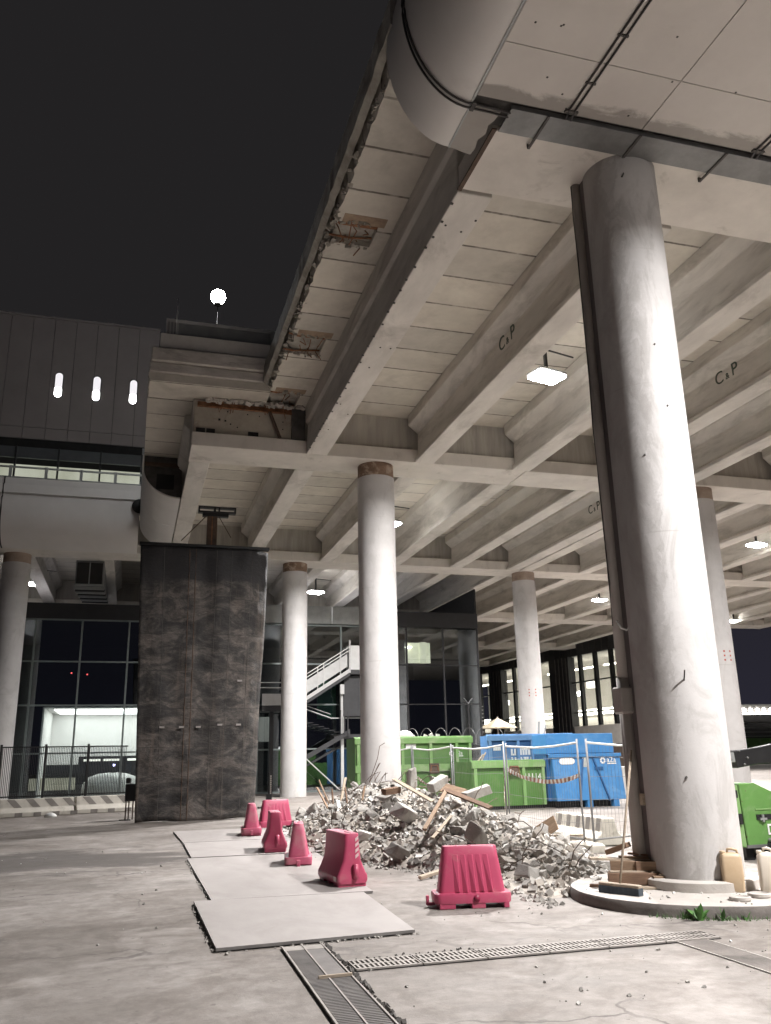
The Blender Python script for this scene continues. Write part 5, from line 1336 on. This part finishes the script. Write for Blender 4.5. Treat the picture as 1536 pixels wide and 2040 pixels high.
bigpiece('concrete_slab_piece', 310, (.3, .26, .15), onp(4.55, 9.75, .09), (.1, .2, .5), M['rubble_dark'], 'flat grey lump in the low end of the rubble heap', jag=.3, cuts=2)
def plank(p, q, w, th, mat, label, roll=0, name='plank'):
    p = Vector(p); q = Vector(q); d = q - p; b = MB(); L_ = d.length
    rn = random.Random(label)
    prof = [(-w / 2, -th / 2), (w / 2, -th / 2), (w / 2, th / 2), (-w / 2, th / 2)]
    v = [(0 + rn.uniform(-.02, .02), y, z) for y, z in prof] + [(L_ + rn.uniform(-.03, .03), y * .95, z) for y, z in prof]
    b.add(v, [(0, 1, 2, 3), (4, 7, 6, 5)] + [(i, (i + 1) % 4, 4 + (i + 1) % 4, 4 + i) for i in range(4)])
    o = b.build(name, mat, bevel=.003); o.location = p
    o.rotation_mode = 'QUATERNION'
    o.rotation_quaternion = d.to_track_quat('X', 'Z') @ Matrix.Rotation(roll, 4, 'X').to_quaternion()
    o.rotation_mode = 'XYZ'
    return tag(o, label, 'plank', 'timber planks in the rubble heap')
plank((4.62, 15.3, 1.12), (4.72, 13.5, .80), .07, .025, M['wood_dusty'], 'long pale plank sloping down from the top of the rubble heap', .3)
plank((4.15, 12.3, .48), (5.0, 13.6, .98), .06, .035, M['wood'], 'long brown batten rising to the right across the heap front', .2)
plank((4.2, 12.1, .38), (4.75, 12.8, .62), .05, .02, M['wood_dusty'], 'short pale batten under the brown batten', .2)
plank((4.95, 13.6, .98), (5.2, 12.3, .74), .08, .03, M['wood_dark'], 'dark plank lying over the heap right of the brown batten', .5)
plank((5.0, 13.8, 1.0), (5.2, 13.4, .92), .18, .02, M['wood'], 'short wide brown board near the dark plank', .7)
plank((4.1, 18.2, .55), (3.9, 18.4, 1.08), .08, .02, M['wood'], 'splintered brown board standing at the left end of the heap', .4)
plank((4.15, 17.6, .5), (4.35, 17.9, 1.12), .06, .02, M['wood_dusty'], 'pale splinter standing highest at the left end of the heap', .9)
plank((3.95, 17.2, .35), (3.75, 17.9, .95), .05, .02, M['wood'], 'thin splinter leaning left at the left end of the heap', .2)
plank((4.2, 17.0, .4), (4.15, 17.1, .95), .04, .02, M['wood_dark'], 'dark narrow stake between the splinters', .2)
plank((4.0, 16.7, .28), (3.98, 17.0, .72), .07, .015, M['white'], 'white narrow strip standing among the splinters', .1)
plank((4.35, 16.7, .5), (4.5, 16.9, .98), .04, .02, M['wood'], 'thin brown stake right of the splinters', .1)
plank((4.02, 17.5, .4), (4.0, 17.6, .9), .05, .02, M['wood_dark'], 'broad dark splinter in the middle of the bundle', .7)
plank((4.3, 14.9, .92), (4.62, 15.0, .95), .13, .10, M['wood_dark'], 'short dark timber block on the tilted slab', .1)
plank((6.0, 12.5, .32), (6.2, 12.25, .5), .24, .015, M['wood'], 'brown plywood offcut at the right foot of the heap', 1.2)
plank((3.55, 10.75, .05), (3.95, 11.0, .09), .06, .04, M['wood_dusty'], 'pale timber offcut on the ground behind the ribbed pink barrier', .1)
# bent reinforcing wires
rnd = random.Random(61)
b = MB()
for i in range(80):
    y = rnd.uniform(9.8, 19); x = rnd.uniform(interp(y, RL) + .4, interp(y, RX) + .5); z = gz(y) + pile_h(x, y)
    p = Vector((x, y, z)); pts = [p]
    d = Vector((rnd.uniform(-1, 1), rnd.uniform(-.6, .6), rnd.uniform(.2, 1))).normalized()
    for k in range(4): d = (d + Vector((rnd.uniform(-.5, .5), rnd.uniform(-.5, .5), rnd.uniform(-.6, .3)))).normalized(); p = p + d * rnd.uniform(.06, .16); pts.append(p)
    b.tube(pts, .006, 4)
b.tube([(5.05, 18.6, 1.0), (5.15, 18.6, 1.25), (5.25, 18.6, 1.5), (5.3, 18.6, 1.75), (5.42, 18.6, 1.82)], .008, 5)
b.tube([(5.0, 18.4, 1.0), (5.25, 18.4, 1.4)], .009, 5); b.tube([(5.1, 18.4, 1.0), (5.25, 18.4, 1.22)], .008, 5)
tag(b.build('bent_wire', M['rustdark']), 'bent reinforcing wires sticking out of the rubble heap', 'wire', kind='stuff')

# ---------------------------------------------------------------- pink plastic barriers
def pink_ribbed(label, loc, rz, L_=.78, dusty=False):
    m = M['pink_dusty'] if dusty else M['pink']
    t = thing('plastic_barrier', label, 'plastic barrier', loc, rz, 'pink plastic road barriers')
    hx = L_ / 2; hy = .19
    b = MB(); b.smooth = True
    b.loft([rrect(hx - .045, hy - .05, .05, .13), rrect(hx - .05, hy - .055, .055, .16), rrect(hx - .09, hy - .10, .06, .45), rrect(hx - .105, hy - .118, .06, .565), rrect(hx - .115, hy - .128, .05, .58)])
    b.build('body', m, t, autosmooth=True)
    # skirt with two fork slots: built from blocks between the slots
    b = MB(); b.smooth = True
    b.loft([rrect(hx, hy, .07, .052), rrect(hx + .006, hy + .006, .07, .12), rrect(hx, hy, .07, .142), rrect(hx - .05, hy - .055, .05, .146)])
    b.build('skirt', m, t, autosmooth=True)
    b = MB()
    for (x0, x1) in ((-hx + .04, -hx * .48), (-hx * .06, hx * .30), (hx * .78, hx - .03)):
        b.box(x0, x1, -hy + .004, hy - .004, .001, .07)
    b.build('foot', m, t, bevel=.006)
    b = MB(); b.smooth = True
    b.lathe([(.034, -.004), (.034, .006)], 20)
    o = b.build('plug', M['pink_dark'], t); o.rotation_euler = (PI / 2, 0, 0); o.location = (0.03, -hy - .006, .098)
    for k in range(5):
        x0 = -.14 + k * .085 
        b = MB(); p = []
        for z, yo, dp_ in ((.155, -hy + .052, .022), (.50, -hy + .105, .003)):
            x = x0 * (1 - (z - .155) * .25) - (z - .155) * .04
            p += [(x, yo - dp_, z), (x + .012, yo + .004, z), (x - .05, yo + .004, z)]
        b.add(p, [(0, 1, 4, 3), (0, 3, 5, 2), (0, 2, 1), (3, 4, 5), (1, 2, 5, 4)])
        b.build('rib', m, t)
    b = MB(); b.box(-hx - .075, -hx + .02, -.025, .025, .02, .05); b.box(-hx - .075, -hx - .045, -.025, .025, .05, .115); b.build('hook', m, t, bevel=.006)
    b = MB(); b.cbox((hx - .01, 0, .05), (.04, .08, .05)); b.build('socket', M['pink_dark'], t, bevel=.008)
    b = MB(); b.smooth = True; b.lathe([(.022, .578), (.022, .586)], 14, (0, 0)); b.build('filler_cap', M['pink_dark'], t)
    return t
def pink_flared(label, loc, rz, L_=.85):
    t = thing('plastic_barrier', label, 'plastic barrier', loc, rz, 'pink plastic road barriers')
    h = L_ / 2
    def ring(z, w, l): return rrect(l, w, min(.04, w * .5), z)
    b = MB(); b.smooth = True
    b.loft([ring(.05, .175, h), ring(.085, .19, h + .004), ring(.135, .188, h), ring(.17, .168, h - .008), ring(.30, .112, h - .012), ring(.46, .094, h - .014), ring(.59, .088, h - .016), ring(.60, .08, h - .02)])
    b.build('body', M['pink'], t, autosmooth=True)
    b = MB()
    for x0, x1 in ((-h + .02, -h * .45), (-h * .1, h * .15), (h * .45, h - .02)): b.box(x0, x1, -.17, .17, .001, .06)
    b.build('foot', M['pink'], t, bevel=.008)
    b = MB(); b.smooth = True; b.tube([(-h - .02, -.03, .10), (-h - .02, -.03, .26)], .03, 12); b.build('lug', M['pink'], t)
    b = MB(); b.box(-h + .06, -h + .30, .0, .012, .601, .606); b.build('top_groove', M['pink_dark'], t)
    for k in range(4):
        z = .35 + k * .062
        b = MB(); x = -h + .006
        b.add([(x, -.075, z), (x, -.035, z - .03), (x, -.035, z + .006), (x, -.075, z + .036), (x + .006, -.075, z), (x + .006, -.035, z - .03), (x + .006, -.035, z + .006), (x + .006, -.075, z + .036)], [(0, 1, 2, 3), (4, 7, 6, 5), (0, 4, 5, 1), (1, 5, 6, 2), (2, 6, 7, 3), (3, 7, 4, 0)])
        b.build('reflector_stripe', M['white_refl'], t)
    b = MB(); b.cbox((-h + .1, .188, .10), (.09, .012, .05)); b.build('side_lug', M['white_refl'], t)
    return t
pink_ribbed('ribbed pink barrier seen broadside, nearest the viewer in front of the rubble', (3.47, 8.86, 0), math.atan2(-.15, .72))
pink_flared('flared pink barrier with white reflector stripes, between the plates and the rubble heap', (2.58, 10.82, .026), math.radians(94))
pink_ribbed('narrow pink barrier seen end on, just behind the striped flared one', (2.44, 12.95, .03), math.radians(80), dusty=True)
pink_flared('flared pink barrier without stripes, standing left of the narrow end-on one', (2.38, 14.75, gz(14.7) + .026), math.radians(84))
pink_ribbed('narrow pink barrier farthest left, closest to the mat curtain', (2.40, 17.7, gz(17.5) + .026), math.radians(84), dusty=True)
pink_ribbed('pink barrier seen broadside at the back of the row, beside the mat curtain', (3.14, 19.35, gz(19)), math.radians(8))
for o in bpy.data.objects:      # the flared barrier without stripes
    if o.name.startswith('reflector_stripe') and o.parent and o.parent['label'].startswith('flared pink barrier without'): bpy.data.objects.remove(o)

# ---------------------------------------------------------------- steel plates on the ground
def plate(pts, z, label, th=.024):
    b = MB(); b.cur = 0
    n = len(pts); v = [(x, y, z + gz(y)) for x, y in pts] + [(x, y, z + th + gz(y)) for x, y in pts]
    b.cur = 1; b.add(v, [(i, (i + 1) % n, n + (i + 1) % n, n + i) for i in range(n)])
    b.cur = 0; b.add(v, [tuple(range(n, 2 * n)), tuple(range(n))[::-1]])
    return tag(b.build('steel_plate', [M['plate'], M['plate_edge']]), label, 'steel plate', 'steel road plates on the ground')
plate([(.77, 7.58), (2.48, 7.69), (2.62, 9.95), (.77, 10.08)], .012, 'nearest steel plate, its front edge over the wide drain')
plate([(.96, 10.12), (2.75, 10.03), (2.95, 14.1), (.96, 14.18)], .004, 'middle steel plate under the flared striped pink barrier')
plate([(1.03, 14.24), (3.3, 14.18), (3.3, 16.6), (1.05, 16.65)], .006, 'steel plate under the back pink barriers')
plate([(1.05, 16.7), (3.3, 16.66), (3.2, 19.2), (1.0, 19.2)], .004, 'farthest steel plate towards the mat curtain')
b = MB(); rnd = random.Random(9)
for (x, y0, y1) in ((.775, 7.6, 10.05), (.965, 10.15, 14.1)):
    for i in range(60):
        y = rnd.uniform(y0, y1); s = rnd.uniform(.008, .03); add_stone(b, x - rnd.uniform(0, .04), y, gz(y) + s * .2, s, rnd)
for i in range(50):
    x = rnd.uniform(.8, 2.5); s = rnd.uniform(.006, .022); add_stone(b, x, 7.60 + (x - .8) * .064 - rnd.uniform(.01, .05), s * .2, s, rnd)
tag(b.build('edge_grit', [M['rubble']]), 'crumbs of stone along the edges of the steel plates', 'grit', kind='stuff')

# ---------------------------------------------------------------- drains
def frame_of(p0, p1):
    d = Vector((p1[0] - p0[0], p1[1] - p0[1])); return d.length, math.atan2(d.y, d.x)
dr = thing('slotted_drain', 'long slotted drain channel running right across the foreground', 'drain', (1.66, 6.70, .004), frame_of((1.66, 6.70), (4.72, 6.68))[1])
LN = 3.06
b = MB(); b.box(0, LN, -.155, .155, 0, .002); b.build('channel_bed', M['dark'], dr)
for s in range(6):
    x0 = s * .51 + .006; x1 = (s + 1) * .51 - .006
    b = MB()
    b.box(x0, x1, -.15, -.125, .003, .014); b.box(x0, x1, .125, .15, .003, .014); b.box(x0, x1, -.014, .014, .003, .014)
    n = 13; p = (x1 - x0) / n
    for k in range(n + 1):
        xx = x0 + k * p
        b.box(max(x0, xx - p * .25), min(x1, xx + p * .25), -.125, -.014, .003, .0135)
        b.box(max(x0, xx - p * .25 + .0), min(x1, xx + p * .25), .014, .125, .003, .0135)
    b.build('grate', M['grate'], dr)
dw = thing('wide_drain', 'wide double drain of fine bars running towards the viewer from the plate', 'drain', (1.455, 7.52, .004), math.atan2(-2.9, -.08))
b = MB(); b.box(0, 3.4, -.17, .17, 0, .003); b.build('channel_bed', M['grime'], dw)
for (y0, y1) in ((-.17, -.155), (-.006, .006), (.157, .17)):
    b = MB(); b.box(0, 3.4, y0, y1, .004, .018); b.build('frame', M['grate'], dw)
for (y0, y1, start) in ((-.148, -.01, .18), (.01, .148, 1.15)):
    b = MB(); b.box(.0, start, y0, y1, .004, .012); b.build('cover', M['grate_dark'], dw)
    b = MB(); x = start + .02
    while x < 3.38: b.box(x, x + .016, y0, y1, .004, .013); x += .034
    tag(b.build('bars', M['grate_dark'], dw), kind='stuff')
b = MB(); b.box(.02, .17, -.16, .16, .004, .014); b.build('end_plate', M['grate'], dw)
d3 = thing('covered_drain', 'dusty drain cover in the lower right corner', 'drain', (4.45, 6.6, .004), math.atan2(-.95, -.02))
b = MB(); b.box(0, 3, -.13, .13, 0, .003); b.build('cover', M['kerb'], d3)
b = MB(); b.box(0, 3, -.142, -.131, 0, .005); b.box(0, 3, .131, .142, 0, .005); b.build('frame', M['dust_top'], d3)
b = MB(); rnd = random.Random(15)
for i in range(90):   # broken asphalt lip beside the wide drain
    t = rnd.uniform(0, 2.4); s = rnd.uniform(.012, .04); add_stone(b, 1.455 + .18 + t * -.027 + rnd.uniform(-.005, .03), 7.5 - t, s * .25, s, rnd)
for i in range(40):
    t = rnd.uniform(0, 1.0); s = rnd.uniform(.008, .02); add_stone(b, 1.75 + t, 6.88 + rnd.uniform(0, .1), s * .2, s, rnd)
tag(b.build('broken_asphalt', [M['grime']]), 'crumbled dark asphalt along the edge of the wide drain', 'asphalt crumbs', kind='stuff')
wd = MB(); wd.box(-.12, .12, -.012, .012, 0, .018); o = wd.build('wood_offcut', M['wood_dusty']); o.location = (1.47, 6.38, .018); o.rotation_euler = (0, 0, .05); tag(o, 'small pale stick lying on the wide drain', 'stick')

# ---------------------------------------------------------------- round island and what stands on it
isl = thing('round_island', 'round kerbed concrete island at the foot of the thick column', 'traffic island', (5.9, 8.43, 0))
b = MB(); b.cur = 0; b.smooth = True
R_ = 1.345; n = 96; rnd = random.Random(17); v = []
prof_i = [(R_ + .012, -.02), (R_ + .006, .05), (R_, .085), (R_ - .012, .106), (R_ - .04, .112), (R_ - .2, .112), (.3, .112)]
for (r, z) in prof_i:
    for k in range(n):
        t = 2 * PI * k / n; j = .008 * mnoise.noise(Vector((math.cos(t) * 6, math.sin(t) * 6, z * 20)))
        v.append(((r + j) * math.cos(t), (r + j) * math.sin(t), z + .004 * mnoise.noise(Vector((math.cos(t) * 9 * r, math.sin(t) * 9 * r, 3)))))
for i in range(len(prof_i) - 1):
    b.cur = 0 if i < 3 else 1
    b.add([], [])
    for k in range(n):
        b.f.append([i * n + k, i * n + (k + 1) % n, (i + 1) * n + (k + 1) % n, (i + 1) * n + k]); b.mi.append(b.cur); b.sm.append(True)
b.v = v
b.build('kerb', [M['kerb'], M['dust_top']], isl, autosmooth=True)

ZI = .112
def timber(loc, rz, L_, w, h, mat, label, tilt=0):
    b = MB(); b.box(0, L_, -w / 2, w / 2, 0, h); o = b.build('timber', mat, bevel=.004)
    o.location = loc; o.rotation_euler = (0, tilt, rz); return tag(o, label, 'timber', 'timbers stacked on the island')
timber((4.86, 8.62, ZI), -.5, .62, .10, .025, M['wood_dusty'], 'thin pale board lying lowest at the left of the timber stack')
timber((4.98, 8.70, ZI + .03), -.46, .66, .15, .115, M['wood_dark'], 'thick brown beam at the bottom of the timber stack')
timber((5.34, 8.42, ZI + .002), -.35, .30, .10, .12, M['wood'], 'short block on edge at the right foot of the timber stack')
timber((5.12, 8.60, ZI + .002), -.42, .62, .09, .024, M['wood_dusty'], 'flat board under the beams at the front of the timber stack')
timber((5.08, 8.80, ZI + .15), -.62, .50, .13, .10, M['wood'], 'brown beam on the second layer of the timber stack')
timber((5.26, 8.63, ZI + .14), -.18, .46, .12, .11, M['wood_dark'], 'dark squared beam at the right of the second layer')
timber((5.36, 8.50, ZI + .135), -.22, .50, .10, .022, M['wood_dusty'], 'pale board sticking out to the right of the timber stack')
timber((4.86, 8.86, ZI + .262), -.30, .78, .12, .025, M['wood_dusty'], 'long splintered board on top of the timber stack', .05)
timber((5.18, 8.78, ZI + .262), -.32, .48, .09, .03, M['wood'], 'brown board on top of the stack beside the splintered one', .04)
timber((5.10, 8.86, ZI + .30), -.95, .26, .13, .05, M['wood_dark'], 'short dark offcut tilted on the very top of the timber stack', -.35)

timber((4.98, 8.66, ZI + .146), -.30, .40, .05, .018, M['wood_dusty'], 'narrow lath between the first and second layer of the timber stack', .02)
timber((5.30, 8.80, ZI + .30), -.62, .42, .07, .02, M['wood_dark'], 'dark thin board across the back of the timber stack', .08)
timber((5.40, 8.40, ZI + .126), -.15, .34, .06, .016, M['wood_dusty'], 'thin lath lying on the short block at the right foot', -.03)
timber((4.80, 8.78, ZI + .002), -.72, .30, .05, .03, M['wood_dark'], 'short dark lath on the island left of the timber stack')

br = thing('broom', 'broom with a blue grey brush leaning against the thick column', 'broom', (4.83, 8.22, ZI), math.atan2(-.42, .2))
b = MB(); b.box(-.235, .235, -.035, .035, .07, .10); b.build('head', M['wood_dusty'], br, bevel=.006)
b = MB(); b.box(-.235, .235, -.04, .045, .0, .069); b.build('brush', M['bristle'], br, bevel=.004)
b = MB(); b.smooth = True
top = Matrix.Rotation(-math.atan2(-.42, .2), 4, 'Z') @ (Vector((5.36, 8.62, 1.50)) - Vector((4.83, 8.22, ZI)))
b.tube([(0, 0, .09), tuple(top)], .013, 8); b.build('handle', M['wood_dusty'], br)

def jerrycan(loc, rz, mat, label, w=.19, d=.13, h=.40, cap=None):
    t = thing('jerrycan', label, 'jerrycan', loc, rz, 'plastic jerrycans on the island')
    b = MB(); b.smooth = True
    b.loft([rrect(w / 2 - .01, d / 2 - .01, .03, 0), rrect(w / 2, d / 2, .03, .015), rrect(w / 2 + .004, d / 2 + .004, .03, h * .4), rrect(w / 2, d / 2, .03, h * .80), rrect(w / 2 - .012, d / 2 - .01, .028, h * .86), rrect(w / 2 - .05, d / 2 - .03, .02, h * .90)])
    b.build('body', mat, t, autosmooth=True)
    b = MB(); b.smooth = True; b.tube([(-w * .12, 0, h * .89), (-w * .12, 0, h * .97), (w * .10, 0, h * .985), (w * .34, 0, h * .95), (w * .36, 0, h * .87)], .014, 8); b.build('handle', mat, t)
    b = MB(); b.smooth = True; b.lathe([(.026, h * .86), (.028, h * .93), (.022, h * .94)], 16, (-w * .36, 0)); b.build('neck', mat, t)
    if cap:
        b = MB(); b.smooth = True; b.lathe([(.030, h * .93), (.030, h * .975)], 16, (-w * .36, 0)); b.build('cap', cap, t)
    return t
jerrycan((5.92, 7.89, ZI), -.45, M['jerry'], 'yellowed jerrycan standing on the island in front of the thick column', .20, .14, .41)
jerrycan((6.19, 7.69, ZI), -.5, M['jerry_white'], 'milky white jerrycan at the right edge beside the yellowed one', .17, .13, .42)
def dish(loc, r, label):
    b = MB(); b.smooth = True; b.lathe([(r * .9, 0), (r, .012), (r, .035), (r * .8, .04), (r * .72, .026), (.01, .02)], 28)
    o = b.build('metal_lid', M['dust_top'], autosmooth=True); o.location = loc; return tag(o, label, 'lid')
dish((5.62, 7.42, ZI), .10, 'dusty round lid on the island in front of the yellowed jerrycan')
dish((5.92, 7.52, ZI), .11, 'dusty round lid lying right of the other lid, by the jerrycans')
b = MB(); rnd = random.Random(19)
for i in range(120):
    t = rnd.uniform(0, 6.28); r = rnd.uniform(.6, 1.3); s = rnd.uniform(.006, .03); b.cur = rnd.choice((0, 1))
    add_stone(b, 5.9 + r * math.cos(t), 8.43 + r * math.sin(t), ZI + s * .2, s, rnd)
tag(b.build('island_grit', [M['rubble'], M['rubble_white']]), 'crumbs of concrete scattered over the island', 'grit', kind='stuff')

def weed(loc, label, n, size, seed, blade=.3):
    t = thing('weed', label, 'weed', loc, 0, 'weeds at the island kerb'); rnd = random.Random(seed); b = MB()
    for i in range(n):
        a = rnd.uniform(0, 6.28); tilt = rnd.uniform(.15, 1.0); l = size * rnd.uniform(.5, 1); w = l * rnd.uniform(.22, .36) * (1 if blade > .2 else .4)
        d = Vector((math.cos(a) * math.sin(tilt), math.sin(a) * math.sin(tilt), math.cos(tilt))); sd = Vector((-math.sin(a), math.cos(a), 0))
        p = [Vector((rnd.uniform(-.02, .02), rnd.uniform(-.02, .02), 0))]
        prev = None; v = []
        for k in range(6):
            u = k / 5; c = p[0] + d * l * u + Vector((0, 0, -.35 * l * u * u * math.sin(tilt))); ww = w * math.sin(PI * min(1, .12 + u * .88)) * .5
            v += [c - sd * ww, c + Vector((0, 0, -ww * .35)), c + sd * ww]
        f = []
        for k in range(5): f += [(k * 3, k * 3 + 1, k * 3 + 4, k * 3 + 3), (k * 3 + 1, k * 3 + 2, k * 3 + 5, k * 3 + 4)]
        b.add(v, f)
    b.build('leaves', M['leaf'], t); return t
weed((5.05, 7.27, 0), 'leafy green weed with a tall upright leaf growing at the island kerb', 10, .25, 12)
weed((5.24, 7.19, 0), 'low green weed right of the leafy one at the island kerb', 14, .14, 3, .1)
weed((4.95, 7.38, 0), 'small grassy tuft left of the leafy weed at the island kerb', 14, .11, 4, .1)
weed((5.42, 7.13, 0), 'sparse weed farthest right along the island kerb', 9, .11, 5, .1)
gr = MB(); rnd = random.Random(71)
for i in range(170):
    t = rnd.uniform(3.75, 4.6); r = 1.36 + rnd.uniform(0, .09); x = 5.9 + r * math.cos(t); y = 8.43 + r * math.sin(t); h = rnd.uniform(.015, .055); a = rnd.uniform(0, 6.28)
    gr.add([(x - .004 * math.cos(a), y - .004 * math.sin(a), 0), (x + .004 * math.cos(a), y + .004 * math.sin(a), 0), (x + rnd.uniform(-.03, .03), y + rnd.uniform(-.03, .03), h)], [(0, 1, 2)])
tag(gr.build('kerb_grass', M['leaf']), 'thin grass blades along the foot of the island kerb', 'grass', kind='stuff')

# ---------------------------------------------------------------- green machine at the right edge
mc = thing('site_machine', 'green machine hopper with a black hydraulic arm at the right edge', 'machine', (8.18, 10.6, gz(10.6)))
b = MB(); b.prism([(.10, .17), (1.5, .17), (1.5, .62), (.55, .92), (.32, 1.02), (.06, 1.02)], 0, .9, 'y'); b.build('hopper', M['green'], mc, bevel=.012)
b = MB(); b.prism([(.0, .2), (.09, .17), (.055, 1.0), (-.04, 1.0)], .02, .8, 'y'); b.build('end_plate', M['green_pale'], mc, bevel=.006)
b = MB(); b.cbox((.02, .0, .55), (.05, .03, .14)); b.build('slot', M['dark'], mc)
b = MB(); b.cbox((.0, .0, .88), (.03, .03, .1)); b.build('slot', M['dark'], mc)
b = MB(); b.box(.06, 1.5, -.02, 0, .17, .21); b.build('bottom_rim', M['galv'], mc)
b = MB(); b.box(.28, 1.2, -.012, 0, .66, .68); b.build('crease', M['green_pale'], mc)
b = MB(); b.box(.28, 1.2, -.016, -.0, .53, .60); b.build('slot_bar', M['blackmetal'], mc)
b = MB(); b.tube([(.37, -.03, .5), (.37, -.03, .60)], .018, 8); b.cbox((.37, -.03, .54), (.11, .03, .03)); b.build('cross_handle', M['steel_grey'], mc)
b = MB(); b.box(.44, .80, -.012, -.004, .33, .355); b.box(.44, .80, -.012, -.004, .445, .47); b.box(.44, .465, -.012, -.004, .355, .445); b.box(.775, .8, -.012, -.004, .355, .445); b.build('white_frame_mark', M['white'], mc)
b = MB(); b.box(.12, .25, .1, .5, .0, .17); b.box(1.2, 1.4, .1, .5, 0, .17); b.build('leg', M['blackmetal'], mc)
b = MB(); b.smooth = True; b.tube([(.5, -.25, .12), (.5, .4, .12)], .14, 20); b.build('tyre', M['black_plastic'], mc)
b = MB(); b.cbox((.62, -.15, .26), (.42, .3, .06)); b.build('mudguard', M['steel_grey'], mc, bevel=.02)
b = MB(); b.prism([(.22, 1.46), (.62, 1.5), (1.4, 1.62), (1.4, 1.30), (.6, 1.27), (.24, 1.22)], .2, .34, 'y'); b.build('arm_plate', M['blackmetal'], mc, bevel=.01)
b = MB(); b.box(-.05, .24, .22, .32, 1.30, 1.44); b.build('arm_tip', M['steel_grey'], mc, bevel=.01)
b = MB(); b.box(-.06, .5, .24, .30, 1.45, 1.47); b.build('arm_rod', M['galv'], mc)
for (x, z) in ((.12, 1.41), (.14, 1.34), (.29, 1.46), (.42, 1.36), (.36, 1.27)):
    b = MB(); b.smooth = True; b.lathe([(.017, 0), (.017, .02)], 12); o = b.build('bolt', M['galv'], mc); o.rotation_euler = (PI / 2, 0, 0); o.location = (x, .2, z)

# ================================================================== world, lights, camera
w = bpy.data.worlds.new('World'); bpy.context.scene.world = w; w.use_nodes = True
nt = w.node_tree; bg = nt.nodes['Background']
tc = nt.nodes.new('ShaderNodeTexCoord'); sp = nt.nodes.new('ShaderNodeSeparateXYZ'); cr = nt.nodes.new('ShaderNodeValToRGB')
nt.links.new(tc.outputs['Generated'], sp.inputs[0]); nt.links.new(sp.outputs['Z'], cr.inputs[0])
cr.color_ramp.elements[0].position = 0; cr.color_ramp.elements[0].color = (.0112, .0107, .0168, 1)
cr.color_ramp.elements[1].position = .35; cr.color_ramp.elements[1].color = (.0084, .0079, .0083, 1)
nt.links.new(cr.outputs[0], bg.inputs[0]); bg.inputs[1].default_value = 1.0

def area(loc, e, size=(.5, .32), rot=(0, 0, .25), col=(1, .975, .965), spread=PI):
    l = bpy.data.lights.new('lamp_light', 'AREA'); l.shape = 'RECTANGLE'; l.size = size[0]; l.size_y = size[1]; l.energy = e; l.color = col; l.spread = spread
    o = bpy.data.objects.new('lamp_light', l); C.objects.link(o); o.location = loc; o.rotation_euler = rot; o['kind'] = 'helper'
    return o
EN = {0: 1150, 1: 1250, 2: 950, 3: 950, 4: 1900, 5: 1900, 6: 1500, 7: 900, 8: 1300}
for i, (x, y, z) in enumerate(LH): area((x, y, z - .085), EN[i], spread=math.radians(162))
# floodlight on the mast: points down towards the viewer's side
pl = bpy.data.lights.new('lamp_light', 'POINT'); pl.energy = 2000; pl.color = (.95, .98, 1); pl.shadow_soft_size = .27
po = bpy.data.objects.new('lamp_light', pl); C.objects.link(po); po.location = (1.98, 25.6, ZS + .55 + 5.59); po['kind'] = 'helper'

cam = bpy.data.cameras.new('camera'); co = bpy.data.objects.new('camera', cam); C.objects.link(co)
R3 = Matrix(((0.95973454, 0.05954934, 0.2745241), (-0.28013814, 0.27522266, 0.91966032), (-0.02079008, -0.95953445, 0.28082273)))
rt = R3 @ Vector((1, 0, 0)); upv = R3 @ Vector((0, -1, 0)); bk = R3 @ Vector((0, 0, -1))
co.matrix_world = Matrix(((rt.x, upv.x, bk.x, 0), (rt.y, upv.y, bk.y, 0), (rt.z, upv.z, bk.z, 1.45), (0, 0, 0, 1)))
cam.sensor_fit = 'VERTICAL'; cam.sensor_height = 24; cam.lens = 24 * 1690 / 2040
cam.clip_start = .05; cam.clip_end = 2000
bpy.context.scene.camera = co

# to metres
done = set()
S4 = Matrix.Scale(SCALE, 4)
for o in bpy.data.objects:
    if o.type == 'MESH' and o.data.name not in done: o.data.transform(S4); done.add(o.data.name)
    if o.type == 'LIGHT': 
        o.data.energy *= SCALE ** 2
        if o.data.type == 'AREA': o.data.size *= SCALE; o.data.size_y *= SCALE
        else: o.data.shadow_soft_size *= SCALE
    o.location = o.location * SCALE

sc = bpy.context.scene
sc.view_settings.view_transform = 'Standard'; sc.view_settings.look = 'None'; sc.view_settings.gamma = 1
sc.view_settings.exposure = 0.95
sc.cycles.use_denoising = True
sc.cycles.max_bounces = 8; sc.cycles.diffuse_bounces = 4; sc.cycles.transparent_max_bounces = 12
sc.cycles.sample_clamp_indirect = 6
